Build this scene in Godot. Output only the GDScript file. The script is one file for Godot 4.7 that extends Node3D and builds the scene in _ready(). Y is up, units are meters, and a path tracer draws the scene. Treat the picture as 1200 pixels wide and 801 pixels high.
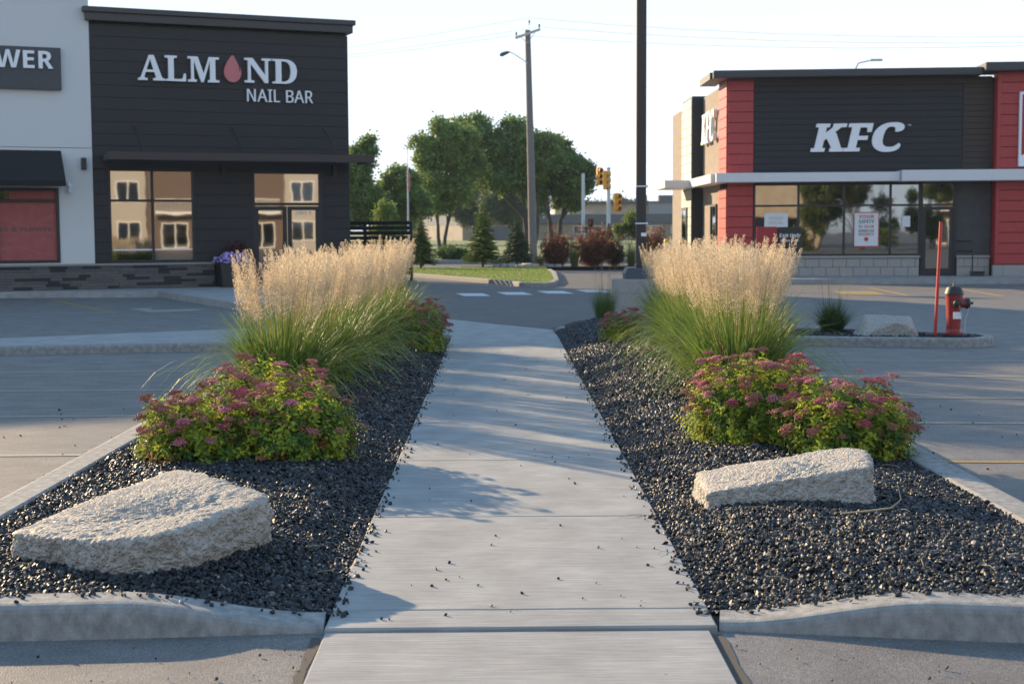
extends Node3D

const UP := Vector3.UP
var rng := RandomNumberGenerator.new()
var M := {}
var used := {}
var noise := FastNoiseLite.new()

# ---------------------------------------------------------------- mesh builder
class G:
	var v := PackedVector3Array()
	var n := PackedVector3Array()
	var c := PackedColorArray()
	var col := Color.WHITE
	func tri(a: Vector3, b: Vector3, d: Vector3) -> void:
		var k := (d - a).cross(b - a).normalized()
		v.append(a); v.append(b); v.append(d)
		n.append(k); n.append(k); n.append(k)
		c.append(col); c.append(col); c.append(col)
	func tri_o(a: Vector3, b: Vector3, d: Vector3, out: Vector3) -> void:
		if (d - a).cross(b - a).dot(out) < 0.0: tri(a, d, b)
		else: tri(a, b, d)
	func tri_n(a: Vector3, b: Vector3, d: Vector3, na: Vector3, nb: Vector3, nd: Vector3) -> void:
		if (d - a).cross(b - a).dot(na + nb + nd) < 0.0:
			v.append(a); v.append(d); v.append(b)
			n.append(na); n.append(nd); n.append(nb)
		else:
			v.append(a); v.append(b); v.append(d)
			n.append(na); n.append(nb); n.append(nd)
		c.append(col); c.append(col); c.append(col)
	func quad_o(a: Vector3, b: Vector3, d: Vector3, e: Vector3, out: Vector3) -> void:
		tri_o(a, b, d, out); tri_o(a, d, e, out)
	func box(o: Vector3, s: Vector3, b := Basis.IDENTITY) -> void:
		bev(o, s, 0.0, b)
	func bev(o: Vector3, s: Vector3, ch := 0.004, b := Basis.IDENTITY) -> void:
		var h := s / 2.0
		var i := Vector3(maxf(h.x - ch, 0), maxf(h.y - ch, 0), maxf(h.z - ch, 0))
		for ax in 3:
			var u := (ax + 1) % 3
			var w := (ax + 2) % 3
			for sg in [-1.0, 1.0]:
				var p := []
				for k in [[-1, -1], [1, -1], [1, 1], [-1, 1]]:
					var q := Vector3.ZERO
					q[ax] = h[ax] * sg; q[u] = i[u] * k[0]; q[w] = i[w] * k[1]
					p.append(o + b * q)
				var out := Vector3.ZERO
				out[ax] = sg
				quad_o(p[0], p[1], p[2], p[3], b * out)
			if ch > 0.0:
				for k in [[-1, -1], [1, -1], [1, 1], [-1, 1]]:
					var p := []
					for e in [[-1, 0], [1, 0], [1, 1], [-1, 1]]:
						var q := Vector3.ZERO
						q[ax] = i[ax] * e[0]
						q[u] = (h[u] if e[1] == 0 else i[u]) * k[0]
						q[w] = (i[w] if e[1] == 0 else h[w]) * k[1]
						p.append(o + b * q)
					var out := Vector3.ZERO
					out[u] = k[0]; out[w] = k[1]
					quad_o(p[0], p[1], p[2], p[3], b * out)
		if ch > 0.0:
			for x in [-1, 1]:
				for y in [-1, 1]:
					for z in [-1, 1]:
						tri_o(o + b * Vector3(h.x * x, i.y * y, i.z * z), o + b * Vector3(i.x * x, h.y * y, i.z * z), o + b * Vector3(i.x * x, i.y * y, h.z * z), b * Vector3(x, y, z))
	func tube(pts: Array, rad: Array, sides := 8, caps := true) -> void:
		var rings := []
		var dirs := []
		var last := Vector3.RIGHT
		for i in pts.size():
			var d: Vector3 = (pts[mini(i + 1, pts.size() - 1)] - pts[maxi(i - 1, 0)]).normalized()
			var a := d.cross(last)
			if a.length() < 0.1: a = d.cross(Vector3.UP)
			if a.length() < 0.1: a = d.cross(Vector3.FORWARD)
			a = a.normalized()
			last = a.cross(d).normalized()
			var ring := []
			for k in sides:
				var t := TAU * k / sides
				ring.append(a * cos(t) + last * sin(t))
			rings.append(ring)
			dirs.append(d)
		for i in pts.size() - 1:
			for k in sides:
				var j := (k + 1) % sides
				var na: Vector3 = rings[i][k]
				var nb: Vector3 = rings[i][j]
				var nc: Vector3 = rings[i + 1][j]
				var nd: Vector3 = rings[i + 1][k]
				var a: Vector3 = pts[i] + na * rad[i]
				var b: Vector3 = pts[i] + nb * rad[i]
				var cc: Vector3 = pts[i + 1] + nc * rad[i + 1]
				var dd: Vector3 = pts[i + 1] + nd * rad[i + 1]
				tri_n(a, b, cc, na, nb, nc); tri_n(a, cc, dd, na, nc, nd)
		if caps:
			var e := pts.size() - 1
			for k in sides:
				var j := (k + 1) % sides
				tri_o(pts[0], pts[0] + rings[0][k] * rad[0], pts[0] + rings[0][j] * rad[0], -dirs[0])
				tri_o(pts[e], pts[e] + rings[e][k] * rad[e], pts[e] + rings[e][j] * rad[e], dirs[e])
	func lathe(prof: Array, sides := 20, xf := Transform3D.IDENTITY) -> void:
		for i in prof.size() - 1:
			var p: Vector2 = prof[i]
			var q: Vector2 = prof[i + 1]
			var nn := Vector2(q.y - p.y, -(q.x - p.x)).normalized()
			for k in sides:
				var a := TAU * k / sides
				var b := TAU * (k + 1) / sides
				var na := xf.basis * Vector3(cos(a) * nn.x, nn.y, sin(a) * nn.x)
				var nb := xf.basis * Vector3(cos(b) * nn.x, nn.y, sin(b) * nn.x)
				var p0 := xf * Vector3(cos(a) * p.x, p.y, sin(a) * p.x)
				var p1 := xf * Vector3(cos(b) * p.x, p.y, sin(b) * p.x)
				var q0 := xf * Vector3(cos(a) * q.x, q.y, sin(a) * q.x)
				var q1 := xf * Vector3(cos(b) * q.x, q.y, sin(b) * q.x)
				if p.x > 0.0: tri_n(p0, p1, q1, na, nb, nb)
				if q.x > 0.0: tri_n(p0, q1, q0, na, nb, na)
	# polygon in the plane (x, z), walls from y0 to y1
	func slab(poly: PackedVector2Array, y0: float, y1: float) -> void:
		prism(poly, y0, y1, Basis(Vector3(1, 0, 0), Vector3(0, 0, 1), Vector3(0, 1, 0)))
	# polygon in (x, y) of the basis, walls along its z
	func prism(poly: PackedVector2Array, z0: float, z1: float, b := Basis.IDENTITY, o := Vector3.ZERO) -> void:
		var idx := Geometry2D.triangulate_polygon(poly)
		for i in range(0, idx.size(), 3):
			for zz in [[z1, 1.0], [z0, -1.0]]:
				var p := []
				for k in 3: p.append(o + b * Vector3(poly[idx[i + k]].x, poly[idx[i + k]].y, zz[0]))
				tri_o(p[0], p[1], p[2], b * Vector3(0, 0, zz[1]))
		var area := 0.0
		for i in poly.size():
			area += poly[i].cross(poly[(i + 1) % poly.size()])
		for i in poly.size():
			var p := poly[i]
			var q := poly[(i + 1) % poly.size()]
			var out := Vector2(q.y - p.y, p.x - q.x) * signf(area)
			quad_o(o + b * Vector3(p.x, p.y, z0), o + b * Vector3(q.x, q.y, z0), o + b * Vector3(q.x, q.y, z1), o + b * Vector3(p.x, p.y, z1), b * Vector3(out.x, out.y, 0))
	func mesh(m: Material) -> ArrayMesh:
		var arr := []
		arr.resize(Mesh.ARRAY_MAX)
		arr[Mesh.ARRAY_VERTEX] = v
		arr[Mesh.ARRAY_NORMAL] = n
		arr[Mesh.ARRAY_COLOR] = c
		var out := ArrayMesh.new()
		out.add_surface_from_arrays(Mesh.PRIMITIVE_TRIANGLES, arr)
		out.surface_set_material(0, m)
		return out

# ---------------------------------------------------------------- naming
func numbered(called: String) -> String:
	if not used.has(called):
		used[called] = 0
		return called
	used[called] += 1
	return "%s_%03d" % [called, used[called]]

func obj(called: String, mesh: Mesh, parent: Node3D, at := Vector3.ZERO, b := Basis.IDENTITY) -> MeshInstance3D:
	var o := MeshInstance3D.new()
	o.name = numbered(called) if parent == self else called
	o.mesh = mesh
	o.transform = Transform3D(b, at)
	parent.add_child(o, true)
	return o

func one(called: String, g: G, m: Material, parent: Node3D) -> MeshInstance3D:
	return obj(called, g.mesh(m), parent)

func boxy(called: String, o: Vector3, s: Vector3, m: Material, parent: Node3D, ch := 0.006) -> MeshInstance3D:
	var g := G.new()
	g.bev(Vector3.ZERO, s, ch)
	return obj(called, g.mesh(m), parent, o)

func tag(o: Node3D, label: String, category: String, group := "") -> Node3D:
	o.set_meta("label", label)
	o.set_meta("category", category)
	if group != "": o.set_meta("group", group)
	return o

func thing(called: String, label: String, category: String, at: Vector3, turn := 0.0, group := "") -> Node3D:
	var o := Node3D.new()
	o.name = numbered(called)
	add_child(o)
	o.position = at
	o.rotation.y = turn
	return tag(o, label, category, group)

func place(called: String, g: G, m: Material) -> MeshInstance3D:
	var o := one(called, g, m, self)
	o.set_meta("kind", "structure")
	return o

func stuff(o: Node3D) -> Node3D:
	o.set_meta("kind", "stuff")
	return o

func copies(called: String, mesh: Mesh, xf: Array, cols: Array, parent: Node3D) -> MultiMeshInstance3D:
	var mm := MultiMesh.new()
	mm.transform_format = MultiMesh.TRANSFORM_3D
	mm.use_colors = cols.size() > 0
	mm.mesh = mesh
	mm.instance_count = xf.size()
	for i in xf.size():
		mm.set_instance_transform(i, xf[i])
		if cols.size(): mm.set_instance_color(i, cols[i])
	var o := MultiMeshInstance3D.new()
	o.name = numbered(called) if parent == self else called
	o.multimesh = mm
	parent.add_child(o, true)
	o.set_meta("kind", "stuff")
	return o

# ---------------------------------------------------------------- materials
func ntex(freq: float, lo: float, hi: float, sd: int, oct := 4, kind := FastNoiseLite.TYPE_SIMPLEX_SMOOTH, size := 512) -> NoiseTexture2D:
	var f := FastNoiseLite.new()
	f.noise_type = kind
	f.seed = sd
	f.frequency = freq
	f.fractal_octaves = oct
	f.fractal_gain = 0.6
	var t := NoiseTexture2D.new()
	t.width = size; t.height = size
	t.seamless = true
	t.noise = f
	var g := Gradient.new()
	g.set_color(0, Color(lo, lo, lo)); g.set_color(1, Color(hi, hi, hi))
	t.color_ramp = g
	return t

func lin(r: float, g: float, b: float) -> Color:
	return Color(r, g, b).linear_to_srgb()

func mat(key: String, col: Color, rough: float, tex: Texture2D = null, scale := Vector3.ONE, fine: Texture2D = null, fscale := Vector3.ONE) -> StandardMaterial3D:
	if M.has(key): return M[key]
	var m := StandardMaterial3D.new()
	m.resource_name = key
	m.albedo_color = col
	m.roughness = rough
	if tex:
		m.albedo_texture = tex
		m.uv1_triplanar = true
		m.uv1_world_triplanar = true
		m.uv1_scale = scale
	if fine:
		m.detail_enabled = true
		m.detail_blend_mode = BaseMaterial3D.BLEND_MODE_MUL
		m.detail_albedo = fine
		m.detail_uv_layer = BaseMaterial3D.DETAIL_UV_2
		m.uv2_triplanar = true
		m.uv2_world_triplanar = true
		m.uv2_scale = fscale
	M[key] = m
	return m

func relief(m: StandardMaterial3D, t: Texture2D, cm: float) -> void:
	m.heightmap_enabled = true
	m.heightmap_texture = t
	m.heightmap_scale = cm

func leafy(key: String, back: float, rough := 0.55, col := Color.WHITE) -> StandardMaterial3D:
	if M.has(key): return M[key]
	var m := mat(key, col, rough)
	m.vertex_color_use_as_albedo = true
	m.cull_mode = BaseMaterial3D.CULL_DISABLED
	if back > 0.0:
		m.backlight_enabled = true
		m.backlight = Color(back, back, back)
	return m

func make_materials() -> void:
	var coarse := ntex(0.012, 0.84, 1.0, 3, 5)
	var mottle := ntex(0.03, 0.8, 1.0, 8, 5)
	var speck := ntex(0.35, 0.72, 1.0, 5, 3, FastNoiseLite.TYPE_SIMPLEX)
	var speck2 := ntex(0.42, 0.55, 1.0, 15, 2, FastNoiseLite.TYPE_VALUE)
	var broom := ntex(0.09, 0.80, 1.0, 21, 5)
	var bump := ntex(0.3, 0.0, 1.0, 31, 3)
	var broom_h := ntex(0.12, 0.0, 1.0, 33, 3)
	var grain := ntex(0.05, 0.7, 1.0, 41, 4)
	var m := mat("concrete", lin(0.445, 0.437, 0.415), 0.9, broom, Vector3(0.05, 1.0, 1.15), coarse, Vector3(0.35, 0.35, 0.35))
	relief(m, broom_h, 0.2)
	m = mat("kerb_concrete", lin(0.54, 0.525, 0.49), 0.92, speck, Vector3(0.9, 0.9, 0.9), ntex(0.02, 0.68, 1.0, 19, 5), Vector3(1.1, 0.8, 1.1))
	relief(m, bump, 0.3)
	m = mat("asphalt", lin(0.35, 0.32, 0.29), 0.68, ntex(0.4, 0.55, 1.0, 18, 2, FastNoiseLite.TYPE_VALUE), Vector3(0.9, 0.9, 0.9), ntex(0.02, 0.8, 1.0, 17, 6), Vector3(0.16, 0.16, 0.22))
	relief(m, bump, 0.3)
	m = mat("road_asphalt", lin(0.18, 0.172, 0.165), 0.75, speck2, Vector3(0.9, 0.9, 0.9), coarse, Vector3(0.12, 0.12, 0.16))
	relief(m, bump, 0.3)
	mat("yellow_paint", lin(0.52, 0.36, 0.12), 0.8, mottle, Vector3(1.3, 1.3, 1.3), speck, Vector3(3, 3, 3))
	mat("faded_paint", lin(0.66, 0.60, 0.47), 0.85, mottle, Vector3(1.3, 1.3, 1.3), speck2, Vector3(3, 3, 3))
	mat("white_paint", lin(0.7, 0.7, 0.68), 0.8, mottle, Vector3(1.3, 1.3, 1.3))
	mat("soil", lin(0.025, 0.024, 0.024), 0.95, mottle, Vector3(2, 2, 2), speck2, Vector3(9, 9, 9))
	m = mat("gravel", lin(1, 1, 1), 0.52)
	m.vertex_color_use_as_albedo = true
	m = mat("limestone", lin(0.87, 0.80, 0.70), 0.95, ntex(0.02, 0.72, 1.0, 51, 5), Vector3(2.0, 2.0, 2.0), ntex(0.12, 0.74, 1.0, 52, 4), Vector3(4, 4, 4))
	m.uv1_world_triplanar = false; m.uv2_world_triplanar = false
	relief(m, ntex(0.045, 0.0, 1.0, 53, 4), 2.6)
	mat("joint_dirt", lin(0.17, 0.145, 0.12), 0.95, mottle, Vector3(3, 3, 3), speck2, Vector3(8, 8, 8))
	# plants
	leafy("spirea_leaf", 1.0, 0.7)
	leafy("floret", 0.5, 0.7)
	leafy("reed_blade", 0.9, 0.5)
	leafy("reed_plume", 0.9, 0.85)
	leafy("tree_leaf", 0.9, 0.6)
	leafy("needle", 0.6, 0.6)
	leafy("lawn_blade", 0.6, 0.6)
	mat("stem", lin(0.11, 0.06, 0.035), 0.8)
	mat("bark", lin(0.09, 0.075, 0.06), 0.95, grain, Vector3(2, 0.6, 2))
	mat("lawn_ground", lin(0.22, 0.29, 0.05), 0.95, mottle, Vector3(0.35, 0.35, 0.35), speck, Vector3(2, 2, 2))
	mat("park_ground", lin(0.21, 0.27, 0.075), 0.95, coarse, Vector3(0.08, 0.08, 0.08), speck, Vector3(0.9, 0.9, 0.9))
	# buildings
	m = mat("dark_siding", lin(0.018, 0.0172, 0.0185), 0.6, coarse, Vector3(0.5, 2.0, 0.5))
	mat("siding_backing", lin(0.012, 0.012, 0.013), 0.8)
	mat("cornice_metal", lin(0.045, 0.044, 0.046), 0.5)
	m = mat("white_stucco", lin(0.66, 0.655, 0.63), 0.95, ntex(0.4, 0.93, 1.0, 77, 2), Vector3(3, 3, 3))
	m = mat("beige_stucco", lin(0.42, 0.36, 0.30), 0.95, coarse, Vector3(0.4, 0.4, 0.4), speck, Vector3(1.5, 1.5, 1.5))
	mat("grey_stucco", lin(0.115, 0.11, 0.115), 0.95, coarse, Vector3(0.4, 0.4, 0.4), speck, Vector3(1.5, 1.5, 1.5))
	mat("pale_panel", lin(0.55, 0.54, 0.5), 0.7, coarse, Vector3(0.4, 0.4, 0.4))
	mat("stone_mid", lin(0.16, 0.135, 0.125), 0.85, mottle, Vector3(2, 4, 2))
	mat("stone_grey", lin(0.125, 0.115, 0.115), 0.85, mottle, Vector3(2, 4, 2))
	mat("stone_dark", lin(0.035, 0.034, 0.037), 0.8, mottle, Vector3(2, 4, 2))
	mat("stone_cap", lin(0.33, 0.31, 0.29), 0.9, mottle, Vector3(1.5, 3, 1.5))
	mat("pale_block", lin(0.60, 0.56, 0.51), 0.9, mottle, Vector3(1.0, 2, 1.0), speck, Vector3(2, 2, 2))
	mat("black_metal", lin(0.015, 0.015, 0.016), 0.45)
	mat("dark_brown_metal", lin(0.035, 0.026, 0.022), 0.5)
	mat("awning_cloth", lin(0.012, 0.012, 0.013), 0.95)
	mat("letter_white", lin(0.82, 0.82, 0.82), 0.5)
	mat("letter_edge", lin(0.02, 0.02, 0.02), 0.5)
	mat("drop_pink", lin(0.55, 0.16, 0.16), 0.5)
	mat("sign_grey", lin(0.055, 0.06, 0.066), 0.6)
	mat("red_film", lin(0.42, 0.10, 0.085), 0.6, coarse, Vector3(0.6, 0.6, 0.6))
	mat("film_line", lin(0.44, 0.12, 0.10), 0.6)
	mat("film_letter", lin(0.13, 0.075, 0.075), 0.6)
	m = mat("coated_glass", lin(0.27, 0.28, 0.285), 0.02)
	m.metallic = 1.0
	m.normal_enabled = true
	var wav := ntex(0.006, 0, 1, 61, 2)
	wav.color_ramp = null
	wav.as_normal_map = true
	wav.bump_strength = 3.0
	m.normal_texture = wav
	m.normal_scale = 0.014
	m.uv1_triplanar = true
	m.uv1_world_triplanar = true
	m.uv1_scale = Vector3(0.45, 0.45, 0.45)
	m = mat("dark_glass", lin(0.2, 0.205, 0.21), 0.03)
	m.metallic = 1.0
	m = mat("red_cladding", lin(0.46, 0.040, 0.042), 0.45, coarse, Vector3(0.5, 2.0, 0.5))
	mat("charcoal_cladding", lin(0.014, 0.0165, 0.0205), 0.65, coarse, Vector3(0.5, 2.0, 0.5))
	mat("wood_cladding", lin(0.05, 0.034, 0.026), 0.6, grain, Vector3(0.3, 5, 0.3))
	mat("canopy_metal", lin(0.62, 0.62, 0.62), 0.4)
	mat("roof_fascia", lin(0.04, 0.042, 0.046), 0.5)
	mat("poster_paper", lin(0.66, 0.69, 0.70), 0.7)
	mat("poster_red", lin(0.5, 0.07, 0.05), 0.7)
	mat("poster_ink", lin(0.08, 0.10, 0.09), 0.7)
	mat("poster_beige", lin(0.48, 0.43, 0.36), 0.7)
	mat("sign_red", lin(0.33, 0.018, 0.022), 0.5)
	mat("sign_black", lin(0.014, 0.013, 0.014), 0.5)
	mat("hydrant_red", lin(0.36, 0.022, 0.02), 0.4, mottle, Vector3(3, 3, 3))
	mat("marker_red", lin(0.55, 0.04, 0.025), 0.5)
	mat("hydrant_black", lin(0.018, 0.018, 0.018), 0.5)
	mat("steel", lin(0.45, 0.45, 0.45), 0.4).metallic = 0.6
	mat("galvanised", lin(0.55, 0.56, 0.57), 0.5)
	mat("signal_yellow", lin(0.75, 0.32, 0.03), 0.5)
	mat("bollard_yellow", lin(0.75, 0.45, 0.04), 0.5)
	mat("pole_wood", lin(0.27, 0.245, 0.22), 0.9, grain, Vector3(4, 0.4, 4))
	mat("pale_wood", lin(0.75, 0.7, 0.62), 0.85, grain, Vector3(4, 2, 4))
	mat("insulator", lin(0.08, 0.16, 0.15), 0.3)
	mat("school_tan", lin(0.34, 0.25, 0.16), 0.9, coarse, Vector3(0.1, 0.1, 0.1))
	mat("school_fascia", lin(0.10, 0.10, 0.105), 0.8)
	mat("school_pale", lin(0.50, 0.42, 0.33), 0.9, coarse, Vector3(0.1, 0.1, 0.1))
	mat("roof_grey", lin(0.25, 0.25, 0.25), 0.9)
	mat("brown_brick", lin(0.19, 0.135, 0.112), 0.9, mottle, Vector3(0.6, 2, 0.6))
	mat("apartment_beige", lin(0.44, 0.405, 0.365), 0.9)
	mat("red_lens", lin(0.6, 0.03, 0.02), 0.3)
	mat("slate_blue_metal", lin(0.06, 0.075, 0.09), 0.5)
	mat("cable", lin(0.45, 0.47, 0.5), 0.6)
	mat("dry_straw", lin(0.42, 0.33, 0.20), 0.9)

# ---------------------------------------------------------------- lettering
func letters(parent: Node3D, text: String, x0: float, x1: float, base: float, cap: float, depth: float, m: Material, face := "Droid Sans", weight := 700, shear := 0.0, z := 0.0, called := "letter", backed := 0.0) -> void:
	var font := SystemFont.new()
	font.font_names = PackedStringArray([face])
	font.font_weight = mini(weight, 700)
	var heavy := FontVariation.new()
	heavy.base_font = font
	heavy.variation_embolden = maxf(0.0, (weight - 700) / 200.0)
	var meshes := []
	var right := 0.0
	var px := 0.01
	var tall := 0.1
	for i in text.length():
		var ch := text[i]
		if ch == " ": continue
		var t := TextMesh.new()
		t.text = ch
		t.font = heavy
		t.font_size = 64
		t.pixel_size = px
		t.depth = depth
		t.curve_step = 1.0
		t.horizontal_alignment = HORIZONTAL_ALIGNMENT_LEFT
		t.vertical_alignment = VERTICAL_ALIGNMENT_BOTTOM
		t.material = m
		var off := heavy.get_string_size(text.substr(0, i), HORIZONTAL_ALIGNMENT_LEFT, -1, 64).x * px
		var bb := t.get_aabb()
		meshes.append([t, off, bb])
		right = maxf(right, off + bb.end.x)
	var ref: AABB = meshes[0][2]
	tall = ref.size.y
	var low := ref.position.y
	var left: float = meshes[0][1] + ref.position.x
	var sx := (x1 - x0) / (right - left)
	var sy := cap / tall
	for e in meshes:
		var b := Basis(Vector3(sx, 0, 0), Vector3(shear * sy, sy, 0), Vector3(0, 0, 1))
		obj(called, e[0], parent, Vector3(x0 + (e[1] - left) * sx - low * shear * sy, base - low * sy, z), b)

# ---------------------------------------------------------------- ground shapes
const WL := -0.70
const WR := 0.86
func sstep(a: float, b: float, x: float) -> float:
	var t := clampf((x - a) / (b - a), 0.0, 1.0)
	return t * t * (3.0 - 2.0 * t)

func kerb_top(x: float) -> float:
	var d := (WL - x) if x < 0.0 else (x - WR)
	return 0.035 + 0.105 * sstep(0.02, 0.85, d)

func bed_height(x: float, z: float) -> float:
	var d := (WL - x) if x < 0.0 else (x - WR)
	var h := 0.012 + 0.105 * sstep(0.0, lerpf(0.95, 0.42, sstep(-5.85, -6.9, z)), d)
	h += 0.03 * sstep(0.2, 0.9, d) * sstep(-5.9, -6.8, z) * (1.0 - sstep(1.3, 1.75, d))
	h += 0.012 * noise.get_noise_2d(x * 60.0, z * 60.0) * sstep(0.0, 0.3, d)
	return h

func kerb(path: Array, height: Callable, side: float, width := 0.15, bottom := -0.06) -> G:
	var g := G.new()
	var prof := []
	var rings := []
	for i in path.size():
		var p: Vector2 = path[i]
		var d: Vector2 = (path[mini(i + 1, path.size() - 1)] - path[maxi(i - 1, 0)]).normalized()
		var out := Vector2(-d.y, d.x) * side
		var h: float = height.call(p)
		var ring := []
		for e in [[0.0, bottom], [0.012, h - 0.034], [0.018, h - 0.016], [0.032, h - 0.004], [0.052, h], [width - 0.02, h + 0.001], [width - 0.006, h - 0.006], [width, bottom]]:
			var q: Vector2 = p - out * e[0]
			ring.append(Vector3(q.x, maxf(e[1], bottom), q.y))
		rings.append(ring)
	for i in rings.size() - 1:
		var mid: Vector3 = (rings[i][3] + rings[i + 1][6]) / 2.0
		mid.y = bottom
		for k in 7:
			var a: Vector3 = rings[i][k]
			var b: Vector3 = rings[i][k + 1]
			var c: Vector3 = rings[i + 1][k + 1]
			var d: Vector3 = rings[i + 1][k]
			g.quad_o(a, b, c, d, (a + c) / 2.0 - mid)
	for e in [0, rings.size() - 1]:
		var r: Array = rings[e]
		var out: Vector3 = rings[e][0] - rings[1 if e == 0 else e - 1][0]
		for k in range(1, 7): g.tri_o(r[0], r[k], r[k + 1], out)
	return g

func arc(c: Vector2, r: float, a0: float, a1: float, n: int) -> Array:
	var out := []
	for i in n + 1:
		var a := deg_to_rad(lerpf(a0, a1, float(i) / n))
		out.append(c + Vector2(cos(a), sin(a)) * r)
	return out

func line2(a: Vector2, b: Vector2, n: int) -> Array:
	var out := []
	for i in n + 1: out.append(a.lerp(b, float(i) / n))
	return out

func sheet(called: String, poly: Array, y: float, m: Material, thick := 0.0) -> MeshInstance3D:
	var g := G.new()
	g.slab(PackedVector2Array(poly), y - maxf(thick, 0.003), y)
	return place(called, g, m)

func stripe(a: Vector2, b: Vector2, w: float, y: float, m: Material, called := "painted_line") -> void:
	var d := (b - a).normalized()
	var s := Vector2(-d.y, d.x) * w / 2.0
	sheet(called, [a + s, b + s, b - s, a - s], y, m)

# ---------------------------------------------------------------- facades
# horizontal courses between u0 and u1 with rectangular openings [ua, ub, ya, yb] left out; every course piece is its own part
func courses(parent: Node3D, called: String, m: Material, u0: float, u1: float, y0: float, y1: float, step: float, holes: Array, z: float, thick: float, gap := 0.012, ch := 0.006, b := Basis.IDENTITY, stagger := 0.0) -> void:
	var ys := []
	var y := y0
	while y < y1 - 0.02:
		ys.append(y); y += step
	ys.append(y1)
	var cuts := ys.duplicate()
	for h in holes:
		for e in [h[2], h[3]]:
			if e > y0 and e < y1: cuts.append(e)
	cuts.sort()
	for i in cuts.size() - 1:
		var ya: float = cuts[i]
		var yb: float = cuts[i + 1]
		if yb - ya < 0.01: continue
		var spans := [[u0, u1]]
		for h in holes:
			if (ya + yb) / 2.0 > h[2] and (ya + yb) / 2.0 < h[3]:
				var next := []
				for s in spans:
					if h[1] <= s[0] or h[0] >= s[1]: next.append(s)
					else:
						if h[0] > s[0] + 0.01: next.append([s[0], h[0]])
						if h[1] < s[1] - 0.01: next.append([h[1], s[1]])
				spans = next
		var lo := gap if ys.has(ya) else 0.0
		for s in spans:
			var bits := [s]
			if stagger > 0.0:
				bits = []
				var u: float = s[0]
				var first := true
				while u < s[1] - 0.05:
					var e: float = minf(s[1], u + (stagger * (0.3 + 0.7 * rng.randf()) if first else stagger))
					bits.append([u + (0.0 if first else 0.004), e]); u = e; first = false
			for s2 in bits:
				var size := Vector3(s2[1] - s2[0], yb - ya - lo, thick)
				if size.y < 0.008: continue
				var g := G.new()
				g.bev(Vector3.ZERO, size, ch)
				obj(called, g.mesh(m), parent, b * Vector3((s2[0] + s2[1]) / 2.0, (ya + lo + yb) / 2.0, z - thick / 2.0), b)

func backing(parent: Node3D, m: Material, u0: float, u1: float, y0: float, y1: float, holes: Array, z: float, thick: float) -> void:
	courses(parent, "wall", m, u0, u1, y0, y1, y1 - y0, holes, z, thick, 0.0, 0.0)

# a glazed opening: outer frame, bars and one pane per cell
func glazing(parent: Node3D, called: String, u0: float, u1: float, y0: float, y1: float, xs: Array, ys: Array, z: float, bar := 0.06, glass := "coated_glass", frame := "black_metal") -> Node3D:
	var w := Node3D.new()
	w.name = called
	parent.add_child(w, true)
	var g := G.new()
	for e in [[u0, 1], [u1, -1]]:
		g.bev(Vector3(e[0] + e[1] * bar / 2.0, (y0 + y1) / 2.0, z), Vector3(bar, y1 - y0, 0.12), 0.006)
	for e in [[y0, 1], [y1, -1]]:
		g.bev(Vector3((u0 + u1) / 2.0, e[0] + e[1] * bar / 2.0, z), Vector3(u1 - u0 - bar * 2.0, bar, 0.12), 0.006)
	var xx := [u0 + bar]
	for x in xs:
		g.bev(Vector3(x, (y0 + y1) / 2.0, z), Vector3(bar, y1 - y0 - bar * 2.0, 0.11), 0.005)
		xx.append(x - bar / 2.0); xx.append(x + bar / 2.0)
	xx.append(u1 - bar)
	var yy := [y0 + bar]
	for y in ys:
		for k in range(0, xx.size(), 2):
			g.bev(Vector3((xx[k] + xx[k + 1]) / 2.0, y, z), Vector3(xx[k + 1] - xx[k], bar, 0.10), 0.005)
		yy.append(y - bar / 2.0); yy.append(y + bar / 2.0)
	yy.append(y1 - bar)
	one("frame", g, M[frame], w)
	for i in range(0, xx.size(), 2):
		for j in range(0, yy.size(), 2):
			boxy("pane", Vector3((xx[i] + xx[i + 1]) / 2.0, (yy[j] + yy[j + 1]) / 2.0, z - 0.01), Vector3(xx[i + 1] - xx[i] + 0.01, yy[j + 1] - yy[j] + 0.01, 0.012), M[glass], w, 0.0)
	return w

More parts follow.
